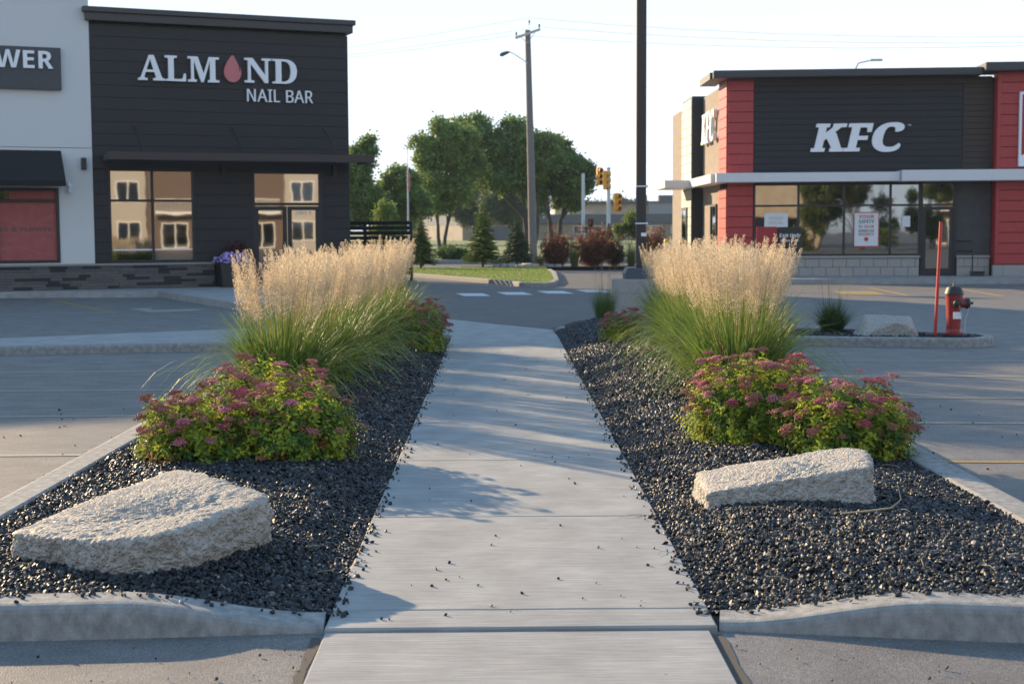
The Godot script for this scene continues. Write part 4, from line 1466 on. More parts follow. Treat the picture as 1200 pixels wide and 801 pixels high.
	boxy("sheet", Vector3(0.345, 0.34, 0.004), Vector3(0.69, 0.66, 0.006), M.poster_paper, p2, 0.0)
	letters(p2, "TUESDAY", 0.13, 0.56, 0.47, 0.09, 0.003, M.poster_beige, "Droid Sans", 700, 0.0, 0.009)
	letters(p2, "SPECIAL", 0.13, 0.56, 0.34, 0.09, 0.003, M.poster_beige, "Droid Sans", 700, 0.0, 0.009)
	var p3 := thing("notice", "small white notice on the glass left of the door", "notice", at_k(5.12, 1.6, 0.0), KT)
	boxy("sheet", Vector3(0.12, 0.16, 0.004), Vector3(0.24, 0.32, 0.006), M.poster_paper, p3, 0.0)
	# directional sign in the lot, railing, bollards, mat
	var ex := thing("exit_sign", "red and black exit only sign on a post near the restaurant", "sign", Vector3(6.35, 0, -36.0), deg_to_rad(-3))
	boxy("red_panel", Vector3(0.30, 1.34, 0.0), Vector3(0.52, 0.56, 0.06), M.sign_red, ex, 0.02)
	boxy("black_panel", Vector3(0.86, 1.33, 0.0), Vector3(0.60, 0.56, 0.06), M.sign_black, ex, 0.02)
	boxy("post", Vector3(0.55, 0.53, -0.02), Vector3(0.16, 1.06, 0.06), M.black_metal, ex, 0.008)
	letters(ex, "Exit Only", 0.60, 1.12, 1.36, 0.085, 0.004, M.letter_white, "Droid Serif", 700, 0.15, 0.032)
	letters(ex, "Do Not Enter", 0.63, 1.08, 1.25, 0.05, 0.004, M.letter_white, "Droid Serif", 700, 0.15, 0.032)
	var rl := thing("handrail", "short black handrail beside the restaurant door", "handrail", at_k(6.66, 0.15, 0.1), KT)
	var rg := G.new()
	rg.tube([Vector3(0.02, 1.02, 0), Vector3(0.30, 1.02, 0.5), Vector3(0.36, 0.98, 0.6), Vector3(0.36, 0.0, 0.62)], [0.022, 0.022, 0.022, 0.022], 8)
	rg.tube([Vector3(0.02, 0.72, 0), Vector3(0.36, 0.72, 0.6)], [0.018, 0.018], 8)
	one("rail", rg, M.black_metal, rl)
	for i in 2:
		var b := thing("bollard", ["yellow bollard with a white band nearer the restaurant corner", "yellow bollard with a white band farther along the side wall"][i], "bollard", [Vector3(5.75, 0.15, -45.6), Vector3(5.55, 0.15, -48.0)][i], 0.0, "yellow bollards by the restaurant")
		var bg := G.new()
		bg.lathe([Vector2(0.085, 0), Vector2(0.085, 1.02), Vector2(0.07, 1.08), Vector2(0.0, 1.1)], 14)
		one("post", bg, M.bollard_yellow, b)
		bg = G.new()
		bg.lathe([Vector2(0.089, 0.82), Vector2(0.089, 0.94)], 14)
		one("band", bg, M.letter_white, b)
	var bx := thing("floor_box", "small black box on the pavement beside the red column", "box", at_k(7.25, 0.15, 0.35), KT)
	boxy("lid", Vector3(0, 0.115, 0), Vector3(0.40, 0.05, 0.24), M.black_metal, bx, 0.02)
	boxy("body", Vector3(0, 0.045, 0), Vector3(0.36, 0.09, 0.2), M.black_metal, bx, 0.01)

func big_k(parent: Node3D, at: Vector3, w: float, h: float, depth: float) -> void:
	var bits := [[[0.13, 0.0], [0.38, 0.0], [0.38, 1.0], [0.13, 1.0]], [[0.03, 0.87], [0.47, 0.87], [0.47, 1.0], [0.03, 1.0]], [[0.03, 0.0], [0.47, 0.0], [0.47, 0.13], [0.03, 0.13]], [[0.33, 0.34], [0.66, 0.68], [0.90, 0.92], [0.62, 0.92], [0.33, 0.62]], [[0.57, 0.87], [1.0, 0.87], [1.0, 1.0], [0.57, 1.0]], [[0.42, 0.52], [0.56, 0.72], [0.72, 0.66], [1.0, 0.08], [0.70, 0.08]], [[0.62, 0.0], [1.05, 0.0], [1.05, 0.13], [0.62, 0.13]]]
	var all := PackedVector2Array()
	for bit in bits:
		var p := PackedVector2Array()
		for e in bit: p.append(Vector2(e[0] * w, e[1] * h))
		if all.is_empty(): all = p
		else:
			for q in Geometry2D.merge_polygons(all, p):
				if not Geometry2D.is_polygon_clockwise(q): all = q
	var g := G.new()
	g.prism(all, -depth / 2.0, depth / 2.0)
	obj("letter", g.mesh(M.letter_white), parent, at, Basis(Vector3(1, 0, 0), Vector3(0.22, 1, 0), Vector3(0, 0, 1)))

# ---------------------------------------------------------------- background
func build_background() -> void:
	# school across the park
	var s := thing("school", "long low tan brick school with grey roof band beyond the park", "building", Vector3(0, 0, -190))
	boxy("wall", Vector3(12, 1.1, -8), Vector3(33.4, 2.3, 16), M.school_tan, s, 0.0)
	boxy("roof_band", Vector3(12, 2.85, -8), Vector3(34, 1.2, 16.6), M.school_fascia, s, 0.02)
	var gd := Vector3(-0.43, 0, -0.903)
	var gn := Vector3(-0.903, 0, 0.43)
	var gb := Basis(gd, UP, gd.cross(UP))
	for e in [["gable_wall", 1.05, 2.1, 30.0, 8.0, M.school_pale], ["gable_band", 2.76, 1.3, 30.1, 8.06, M.roof_grey]]:
		var gg := G.new()
		gg.box(Vector3.ZERO, Vector3(e[3], e[2], e[4]))
		obj(e[0], gg.mesh(e[5]), s, Vector3(-4.72, e[1], 0.02) + gd * 15.0 - gn * 4.0, gb)
	for e in [[10.8, 2.0], [12.7, 2.0], [-2.2, 2.6], [20.0, 3.0], [24.0, 3.0]]:
		var w := glazing(s, "window", e[0] - e[1] / 2.0, e[0] + e[1] / 2.0, 0.85, 1.95, [e[0]], [], 0.03, 0.08, "dark_glass", "galvanised")
	boxy("entrance", Vector3(0.3, 0.95, 0.4), Vector3(2.4, 1.9, 0.8), M.school_fascia, s, 0.0)
	var r := thing("rooftop_vent", "white round vent on the school roof", "vent", Vector3(-0.5, 3.4, -192))
	var rg := G.new()
	rg.lathe([Vector2(0.5, 0), Vector2(0.5, 0.7), Vector2(0.85, 0.9), Vector2(0.85, 1.3), Vector2(0.5, 1.7), Vector2(0, 1.8)], 14)
	one("hood", rg, M.letter_white, r)
	var u := thing("gym_block", "pale upper block behind the school roof", "building", Vector3(24, 0, -225))
	boxy("pale_wall", Vector3(-8.5, 2.6, 0), Vector3(14.0, 5.4, 12), M.school_pale, u, 0.0)
	boxy("grey_wall", Vector3(6.5, 2.65, 1.0), Vector3(16, 5.5, 12), M.roof_grey, u, 0.0)
	boxy("roof_edge", Vector3(0, 5.5, 0.6), Vector3(31.5, 0.25, 13.2), M.school_fascia, u, 0.0)
	for e in [[-2.0, 1.4], [1.8, 2.6], [5.4, 1.6]]:
		boxy("roof_unit", Vector3(e[0], 6.1, 2), Vector3(e[1], 1.0, 2), M.school_fascia, u, 0.05)
	# trees
	var green := Color(0.17, 0.255, 0.06)
	var light_green := Color(0.21, 0.30, 0.065)
	tree("broad elm on the left of the park group, forked slim trunk", Vector3(-3.6, 0.1, -92), [Vector3(-0.3, 0, 0), Vector3(0.5, 0, 0)], [[Vector3(-0.6, 6.0, 0), 1.35], [Vector3(0.9, 7.2, 0.3), 1.5], [Vector3(1.7, 5.4, -0.4), 1.5], [Vector3(-0.2, 4.4, 0.4), 1.15], [Vector3(1.0, 4.0, 0.5), 1.1], [Vector3(-0.9, 4.9, -0.6), 0.9], [Vector3(0.2, 3.2, 0.2), 0.7]], 1.9, 0.13, light_green, 3400, 0.34, 101)
	tree("tall spreading elm in the middle of the park behind the utility pole", Vector3(2.1, 0.1, -96), [Vector3(-0.5, 0, 0), Vector3(0.6, 0, 0.2)], [[Vector3(-3.0, 7.2, 0), 1.7], [Vector3(-0.8, 7.0, 0.4), 1.9], [Vector3(-2.2, 5.2, 0.6), 1.7], [Vector3(0.8, 6.4, 0), 1.8], [Vector3(-0.6, 5.0, -0.6), 1.5], [Vector3(-3.4, 5.8, -0.4), 1.3], [Vector3(-4.0, 8.1, 0), 1.0]], 2.4, 0.21, green, 5200, 0.36, 102)
	tree("dark rounded elm on the right of the park group beside the signals", Vector3(3.9, 0.1, -98), [Vector3(-0.6, 0, 0), Vector3(0.35, 0, 0)], [[Vector3(-0.6, 6.2, 0), 1.9], [Vector3(0.9, 5.4, 0.3), 1.6], [Vector3(1.7, 5.0, 0), 1.05], [Vector3(-1.4, 4.6, 0.2), 1.4], [Vector3(0.7, 3.9, -0.2), 1.1], [Vector3(1.2, 3.3, 0.2), 0.7]], 2.2, 0.19, Color(0.14, 0.22, 0.055), 4400, 0.36, 103)
	tree("dense green tree rising behind the dark shop roofline end", Vector3(-7.6, 0.1, -82), [Vector3(0.1, 0, 0)], [[Vector3(-0.6, 4.9, 0), 1.3], [Vector3(-0.2, 3.4, 0.3), 1.4], [Vector3(0.6, 2.6, 0), 1.2], [Vector3(0.1, 6.0, 0), 0.8], [Vector3(-0.9, 2.2, 0.2), 1.0]], 1.6, 0.14, green, 3000, 0.3, 104)
	tree("leafy tree just left of the flagpole", Vector3(-5.6, 0.1, -84), [Vector3(0, 0, 0)], [[Vector3(0.0, 4.2, 0), 1.1], [Vector3(-0.6, 3.2, 0.3), 1.1], [Vector3(0.7, 3.0, 0), 1.1], [Vector3(0.1, 2.0, 0.3), 0.9]], 1.4, 0.12, green, 2600, 0.3, 105)
	tree("young lime green sapling in front of the park trees", Vector3(-5.5, 0.1, -71), [Vector3(0, 0, 0)], [[Vector3(0.0, 2.3, 0), 0.62], [Vector3(0.15, 1.6, 0), 0.7], [Vector3(-0.3, 1.2, 0.1), 0.55]], 0.8, 0.05, Color(0.2, 0.27, 0.05), 800, 0.2, 106)
	tree("small sparse tree between the signals and the black lamp post", Vector3(5.4, 0.1, -60), [Vector3(0, 0, 0)], [[Vector3(0.0, 1.9, 0), 0.45], [Vector3(0.25, 1.45, 0.1), 0.42], [Vector3(-0.3, 1.4, 0), 0.36]], 0.9, 0.03, Color(0.15, 0.21, 0.05), 240, 0.17, 107, "young_tree")
	for i in 5:
		var x: float = [-30.0, 16.0, 22.0, 34.0, -14.0][i]
		tree(["far round tree at the left edge of the park", "far tree above the school roof beside the signals", "far tree above the pale school block", "far tree right of the pale school block", "far tree behind the left school wing"][i], Vector3(x, 0, -262), [Vector3.ZERO], [[Vector3(0, 5.0, 0), 2.6], [Vector3(2.4, 4.6, 0), 2.2], [Vector3(-2.6, 4.4, 0), 2.2]], 2.0, 0.25, Color(0.10, 0.13, 0.06), 700, 0.75, 110 + i, "broadleaf_tree", "far trees behind the school")
	for i in 4:
		tree(["background tree filling the left of the park", "background tree left of the elms", "background tree seen between the elm trunks", "background tree at the back of the elms"][i], Vector3([-17.0, -9.5, -2.0, 1.5][i], 0, [-150.0, -140.0, -165.0, -150.0][i]), [Vector3.ZERO], [[Vector3(0, 5.2, 0), 2.2], [Vector3(1.8, 4.2, 0.4), 1.8], [Vector3(-1.9, 4.0, 0), 1.9], [Vector3(0.2, 2.9, 0.3), 1.6]], 1.6, 0.2, Color(0.085, 0.13, 0.04), 1800, 0.5, 120 + i, "broadleaf_tree", "background park trees")
	# spruces and shrubs
	spruce("full bright spruce standing at the middle of the lawn edge", Vector3(-0.62, 0.12, -56.2), 2.6, 0.74, 130, Color(0.20, 0.27, 0.06))
	spruce("blue grey spruce beside the utility pole", Vector3(0.72, 0.12, -57.2), 2.05, 0.66, 131, Color(0.12, 0.18, 0.09))
	spruce("open spruce at the left end of the lawn by the fence", Vector3(-2.95, 0.12, -55.0), 2.1, 0.6, 132, Color(0.16, 0.23, 0.06))
	spruce("small narrow spruce behind the burgundy shrubs", Vector3(4.6, 0.12, -60.5), 1.75, 0.42, 133, Color(0.06, 0.11, 0.035))
	var wine := Color(0.085, 0.028, 0.024)
	var rust := Color(0.27, 0.12, 0.055)
	bush("burgundy_shrub", "burgundy shrub next to the blue grey spruce", Vector3(2.25, 0.13, -56.5), 0.55, 1.2, 640, wine, rust, 140, "burgundy shrubs along the street", 0.1)
	bush("burgundy_shrub", "largest burgundy shrub in front of the signal poles", Vector3(3.65, 0.13, -56.6), 0.64, 1.32, 760, wine, rust, 141, "burgundy shrubs along the street", 0.1)
	bush("burgundy_shrub", "burgundy shrub partly behind the lamp post", Vector3(6.15, 0.13, -57.0), 0.5, 1.15, 520, rust, wine, 142, "burgundy shrubs along the street", 0.1)
	bush("burgundy_shrub", "small burgundy shrub right of the two big ones", Vector3(4.55, 0.13, -57.0), 0.42, 1.0, 380, wine, Color(0.09, 0.09, 0.03), 143, "burgundy shrubs along the street", 0.09)
	bush("green_shrub", "low dark green shrub at the far lawn behind the spruce", Vector3(-2.3, 0.1, -72), 0.85, 0.62, 500, Color(0.05, 0.1, 0.025), Color(0.08, 0.14, 0.03), 144, "green shrubs", 0.12)
	bush("green_shrub", "low yellow green plant at the foot of the utility pole", Vector3(1.52, 0.13, -56.0), 0.2, 0.4, 120, Color(0.2, 0.2, 0.05), Color(0.25, 0.1, 0.05), 145, "green shrubs", 0.08)
	simple_grass("tall green grass between the two burgundy shrubs", Vector3(2.95, 0.13, -56.4), 420, 1.05, 0.32, Color(0.10, 0.16, 0.04), Color(0.2, 0.24, 0.08), 0, 146)
	simple_grass("tall green grass left of the lamp post", Vector3(5.15, 0.13, -56.4), 420, 1.0, 0.32, Color(0.10, 0.16, 0.04), Color(0.2, 0.24, 0.08), 0, 147)
	simple_grass("pale dry grass beside the lamp post far across the road", Vector3(5.65, 0.13, -56.2), 260, 0.95, 0.3, Color(0.3, 0.27, 0.15), Color(0.22, 0.24, 0.1), 0, 148)
	rng.seed = 150
	for i in 9:
		var k := rng.randf_range(0.10, 0.2)
		rock("small_stone", "small pale stone in the row edging the shrub bed by the spruces", Vector3(-0.1 + i * 0.30, 0.15, -55.9 + rng.randf_range(-0.2, 0.2)), [[Vector3(0, 1, 0.1), k * 0.6], [Vector3(0, -1, 0), k], [Vector3(1, 0.2, 0), k], [Vector3(-1, 0.1, 0.2), k], [Vector3(0, 0.2, 1), k], [Vector3(0, 0, -1), k]], 151 + i, 0.01, 8, "stones edging the shrub bed")

# ---------------------------------------------------------------- poles, hydrant and so on
func build_street_things() -> void:
	var p := thing("utility_pole", "weathered wooden utility pole with a crossarm and street light", "utility pole", Vector3(1.62, 0, -68))
	var g := G.new()
	var top := Vector3(-0.22, 10.75, 0)
	g.tube([Vector3(0, -0.2, 0), Vector3(-0.1, 5, 0), top], [0.20, 0.17, 0.125], 12)
	one("pole", g, M.pole_wood, p)
	var dir := Vector3(1.0, 0.36, 0.0).normalized()
	g = G.new()
	g.bev(Vector3.ZERO, Vector3(1.22, 0.11, 0.09), 0.006)
	obj("crossarm", g.mesh(M.pale_wood), p, top + Vector3(0.0, -0.18, 0.17), Basis(Vector3(0, 0, 1), 0.33))
	for e in [[-0.53, 0.0], [0.53, 0.0], [0.07, 0.34]]:
		g = G.new()
		var o: Vector3 = top + Vector3(e[0], -0.18 + e[0] * 0.34 + e[1], 0.17)
		g.lathe([Vector2(0.0, 0.26), Vector2(0.045, 0.25), Vector2(0.05, 0.19), Vector2(0.03, 0.17), Vector2(0.05, 0.14), Vector2(0.018, 0.11), Vector2(0.018, 0.0)], 9, Transform3D(Basis(), o))
		one("insulator", g, M.insulator, p)
	for sx in [-0.35, 0.35]:
		g = G.new()
		g.tube([top + Vector3(sx, -0.2 + sx * 0.34, 0.17), top + Vector3(0.01, -0.62, 0.14)], [0.014, 0.014], 5)
		one("brace", g, M.galvanised, p)
	var arm := Node3D.new()
	arm.name = "street_light"
	p.add_child(arm)
	g = G.new()
	g.tube([Vector3(-0.12, 9.15, 0.1), Vector3(-0.5, 9.42, 0.12), Vector3(-0.9, 9.68, 0.14), Vector3(-1.12, 9.74, 0.15)], [0.025, 0.025, 0.025, 0.025], 6)
	one("arm", g, M.galvanised, arm)
	g = G.new()
	g.tube([Vector3(-1.05, 9.74, 0.15), Vector3(-1.18, 9.72, 0.15), Vector3(-1.42, 9.62, 0.15), Vector3(-1.52, 9.58, 0.15)], [0.03, 0.075, 0.10, 0.03], 9)
	one("lamp_head", g, M.slate_blue_metal, arm)
	var ends := [[-0.53, -0.18 - 0.18, "upper left"], [0.53, 0.0, "upper right"], [0.07, 0.42, "top"]]
	for i in 3:
		var w := G.new()
		var o := p.position + top + Vector3(ends[i][0], ends[i][1] + 0.12, 0.17)
		for s in [[Vector3(-62, 1.3 - i * 0.7, -30), 1.6], [Vector3(48, -0.4 - i * 0.5, 22), 1.6]]:
			var pts := []
			var rad := []
			for k in 15:
				var f := k / 14.0
				pts.append(o + s[0] * f - UP * s[1] * 4.0 * f * (1.0 - f))
				rad.append(0.007)
			w.tube(pts, rad, 4, false)
		tag(one("power_line", w, M.cable, self), "thin power line from the %s insulator of the utility pole" % ["left", "right", "topmost"][i], "cable", "power lines")
	# flagpole
	var f := thing("flagpole", "white flagpole with a limp flag behind the slat fence", "flagpole", Vector3(-3.72, 0, -60))
	g = G.new()
	g.tube([Vector3.ZERO, Vector3(0, 4.3, 0)], [0.045, 0.028], 9)
	one("pole", g, M.galvanised, f)
	g = G.new()
	g.tube([Vector3(0, 4.3, 0), Vector3(0.01, 5.2, 0)], [0.016, 0.010], 6)
	one("mast_tip", g, M.galvanised, f)
	g = G.new()
	for i in 8:
		var a := Vector3(0.03 + 0.02 * sin(i * 1.7), 3.9 - i * 0.09, 0.01 * cos(i * 2.1))
		g.tube([a, a + Vector3(0.05, -0.1, 0.02)], [0.05 - i * 0.002, 0.045 - i * 0.002], 6)
	one("flag", g, M.drop_pink, f)
	# traffic signals
	var sx := thing("signal_pole", "left grey signal pole with arm and walk signal", "traffic light", Vector3(4.95, 0, -85), 0.0, "traffic signals")
	g = G.new()
	g.tube([Vector3.ZERO, Vector3(0, 4.8, 0)], [0.12, 0.095], 10)
	one("pole", g, M.galvanised, sx)
	g = G.new()
	g.tube([Vector3(0, 4.45, 0), Vector3(0.8, 4.55, 0.1)], [0.045, 0.035], 6)
	one("arm", g, M.slate_blue_metal, sx)
	head(sx, Vector3(0.95, 4.1, 0.15), "signal_yellow", 3, 0.3)
	head(sx, Vector3(0.42, 1.55, 0.2), "black_metal", 2, 0.0)
	var s2 := thing("signal_pole", "right grey signal pole with two yellow heads", "traffic light", Vector3(6.05, 0, -80), 0.0, "traffic signals")
	g = G.new()
	g.tube([Vector3.ZERO, Vector3(0, 4.85, 0)], [0.13, 0.10], 10)
	g.lathe([Vector2(0.14, 0.0), Vector2(0.14, 0.04), Vector2(0.0, 0.12)], 10, Transform3D(Basis(), Vector3(0, 4.85, 0)))
	one("pole", g, M.galvanised, s2)
	g = G.new()
	g.tube([Vector3(0, 3.45, 0), Vector3(0.4, 3.45, 0.05)], [0.02, 0.02], 5)
	g.tube([Vector3(0, 4.6, 0), Vector3(-0.2, 4.55, 0.05)], [0.02, 0.02], 5)
	one("arm", g, M.slate_blue_metal, s2)
	head(s2, Vector3(-0.2, 3.72, 0.1), "signal_yellow", 3, 1.4)
	head(s2, Vector3(0.47, 2.5, 0.1), "signal_yellow", 3, 0.5)
	# tall black lamp post on its concrete base
	var l := thing("lamp_post", "tall black square lamp post on a concrete block", "lamp post", Vector3(2.42, 0.03, -24.9))
	for i in 3:
		g = G.new()
		var y0 := i * 0.235
		g.lathe([Vector2(0.478, y0), Vector2(0.486, y0 + 0.006), Vector2(0.486, y0 + 0.229), Vector2(0.478, y0 + 0.235), Vector2(0.0, y0 + 0.235)], 40)
		one("base_drum", g, M.pale_block, l)
	g = G.new()
	g.prism(PackedVector2Array([Vector2(-0.27, 0.705), Vector2(0.27, 0.705), Vector2(0.27, 0.80), Vector2(0.23, 0.90), Vector2(-0.23, 0.90), Vector2(-0.27, 0.80)]), -0.27, 0.27)
	one("base_cover", g, M.slate_blue_metal, l)
	boxy("pole", Vector3(0.02, 4.9, 0), Vector3(0.165, 8.0, 0.165), M.dark_brown_metal, l, 0.014)
	boxy("lamp_head", Vector3(0.02, 8.95, 0.35), Vector3(0.35, 0.12, 0.8), M.dark_brown_metal, l, 0.02)
	for y in [2.28, 1.65]:
		boxy("strap", Vector3(0.02, y, 0), Vector3(0.185, 0.022, 0.185), M.letter_white, l, 0.004)
		boxy("strap_buckle", Vector3(0.12, y, 0.03), Vector3(0.03, 0.04, 0.04), M.letter_white, l, 0.004)
	boxy("tag_plate", Vector3(0.06, 1.46, 0.09), Vector3(0.09, 0.06, 0.012), M.letter_white, l, 0.003)
	g = G.new()
	var loop := []
	var lr := []
	for i in 17:
		var a := TAU * i / 16.0
		loop.append(Vector3(0.10 + cos(a) * 0.04, 1.25 + sin(a) * 0.12, 0.11)); lr.append(0.014)
	g.tube(loop, lr, 6, false)
	one("cable_loop", g, M.black_metal, l)
	# far street lamp above the restaurant roof
	var sl := thing("street_lamp", "distant street lamp head peeking over the restaurant roof", "street lamp", Vector3(17.0, 0, -70))
	g = G.new()
	g.tube([Vector3.ZERO, Vector3(0, 8.9, 0), Vector3(0.25, 9.4, 0), Vector3(0.9, 9.55, 0)], [0.09, 0.06, 0.04, 0.035], 8)
	one("pole", g, M.galvanised, sl)
	boxy("lamp_head", Vector3(1.1, 9.55, 0), Vector3(0.6, 0.1, 0.25), M.galvanised, sl, 0.03)
	# fire hydrant
	var h := thing("fire_hydrant", "red fire hydrant with black cap and side nozzle", "fire hydrant", Vector3(6.22, 0.085, -19.75))
	g = G.new()
	g.lathe([Vector2(0.135, 0.03), Vector2(0.135, 0.07), Vector2(0.105, 0.085), Vector2(0.095, 0.12), Vector2(0.098, 0.3), Vector2(0.112, 0.52), Vector2(0.118, 0.60), Vector2(0.0, 0.60)], 24)
	one("barrel", g, M.hydrant_red, h)
	g = G.new()
	g.lathe([Vector2(0.14, 0.0), Vector2(0.14, 0.05), Vector2(0.11, 0.06)], 20)
	one("flange", g, M.hydrant_black, h)
	g = G.new()
	g.lathe([Vector2(0.127, 0.585), Vector2(0.127, 0.605), Vector2(0.118, 0.64), Vector2(0.098, 0.685), Vector2(0.085, 0.70), Vector2(0.0, 0.705)], 22)
	one("bonnet", g, M.hydrant_black, h)
	g = G.new()
	g.lathe([Vector2(0.022, 0.70), Vector2(0.022, 0.73), Vector2(0.012, 0.735), Vector2(0.012, 0.765), Vector2(0, 0.77)], 5)
	one("operating_nut", g, M.pole_wood, h)
	var side := Transform3D(Basis(Vector3(0, 0, 1), -PI / 2), Vector3(0, 0.47, 0))
	g = G.new()
	g.lathe([Vector2(0.062, 0.09), Vector2(0.062, 0.15), Vector2(0.07, 0.155)], 16, side)
	one("side_nozzle", g, M.hydrant_red, h)
	g = G.new()
	g.lathe([Vector2(0.072, 0.15), Vector2(0.074, 0.20), Vector2(0.055, 0.215), Vector2(0.02, 0.22), Vector2(0.018, 0.262), Vector2(0, 0.265)], 14, side)
	one("side_cap", g, M.hydrant_black, h)
	var fr := Transform3D(Basis(Vector3(1, 0, 0), PI / 2), Vector3(0.01, 0.475, 0))
	g = G.new()
	g.lathe([Vector2(0.056, 0.08), Vector2(0.056, 0.15), Vector2(0.045, 0.165), Vector2(0.016, 0.17), Vector2(0.015, 0.20), Vector2(0, 0.203)], 16, fr)
	one("front_cap", g, M.hydrant_black, h)
	g = G.new()
	g.tube([Vector3(0.02, 0.45, 0.17), Vector3(0.05, 0.36, 0.15), Vector3(0.09, 0.29, 0.12)], [0.006, 0.006, 0.006], 5)
	g.tube([Vector3(0.2, 0.42, 0.03), Vector3(0.17, 0.33, 0.06), Vector3(0.13, 0.26, 0.08), Vector3(0.125, 0.06, 0.09)], [0.006, 0.006, 0.006, 0.006], 5)
	one("chain", g, M.steel, h)
	boxy("tag_plate", Vector3(0.015, 0.31, 0.113), Vector3(0.115, 0.095, 0.006), M.letter_white, h, 0.002)
	var mk := thing("marker_rod", "tall red hydrant marker rod leaning slightly beside the hydrant", "marker rod", Vector3(6.03, 0.085, -19.95))
	g = G.new()
	g.tube([Vector3(0, 0, 0), Vector3(0.055, 1.58, 0)], [0.022, 0.022], 10)
	one("rod", g, M.marker_red, mk)
	simple_grass("dark green fountain grass in the hydrant island", Vector3(4.82, 0.085, -20.9), 900, 0.52, 0.75, Color(0.035, 0.075, 0.02), Color(0.08, 0.13, 0.03), 14, 160)
	simple_grass("green grass clump against the concrete lamp base", Vector3(1.72, 0.06, -23.5), 460, 0.62, 0.3, Color(0.06, 0.12, 0.03), Color(0.12, 0.18, 0.04), 16, 161)
	rock("boulder", "small rounded tan boulder in the hydrant island", Vector3(5.46, 0.17, -20.25), [[Vector3(0.05, 1, 0.2), 0.15], [Vector3(0, -1, 0), 0.14], [Vector3(1, 0.35, 0.2), 0.36], [Vector3(-1, 0.5, 0.1), 0.34], [Vector3(-0.1, 0.12, 1), 0.24], [Vector3(0, 0.2, -1), 0.24], [Vector3(0.6, 0.9, 0.5), 0.26], [Vector3(-0.5, 1, 0.6), 0.21]], 170, 0.016, 24)

func head(parent: Node3D, o: Vector3, m: String, n: int, turn: float) -> void:
	var hd := Node3D.new()
	hd.name = "signal_head"
	parent.add_child(hd, true)
	hd.position = o
	hd.rotation.y = turn
	var k := 0.34 if n == 3 else 0.3
	boxy("housing", Vector3(0, k * n / 2.0, 0), Vector3(0.34, k * n, 0.2), M[m], hd, 0.02)
	for i in n:
		var g := G.new()
		g.lathe([Vector2(0.12, 0.0), Vector2(0.13, 0.22)], 12, Transform3D(Basis(Vector3(1, 0, 0), PI / 2), Vector3(0, k * (i + 0.5), 0.1)))
		one("visor", g, M[m], hd)
		g = G.new()
		g.lathe([Vector2(0.12, 0.0), Vector2(0.0, 0.02)], 12, Transform3D(Basis(Vector3(1, 0, 0), PI / 2), Vector3(0, k * (i + 0.5), 0.1)))
		one("lens", g, M.red_lens if (n == 2 and i == 1) else M.black_metal, hd)

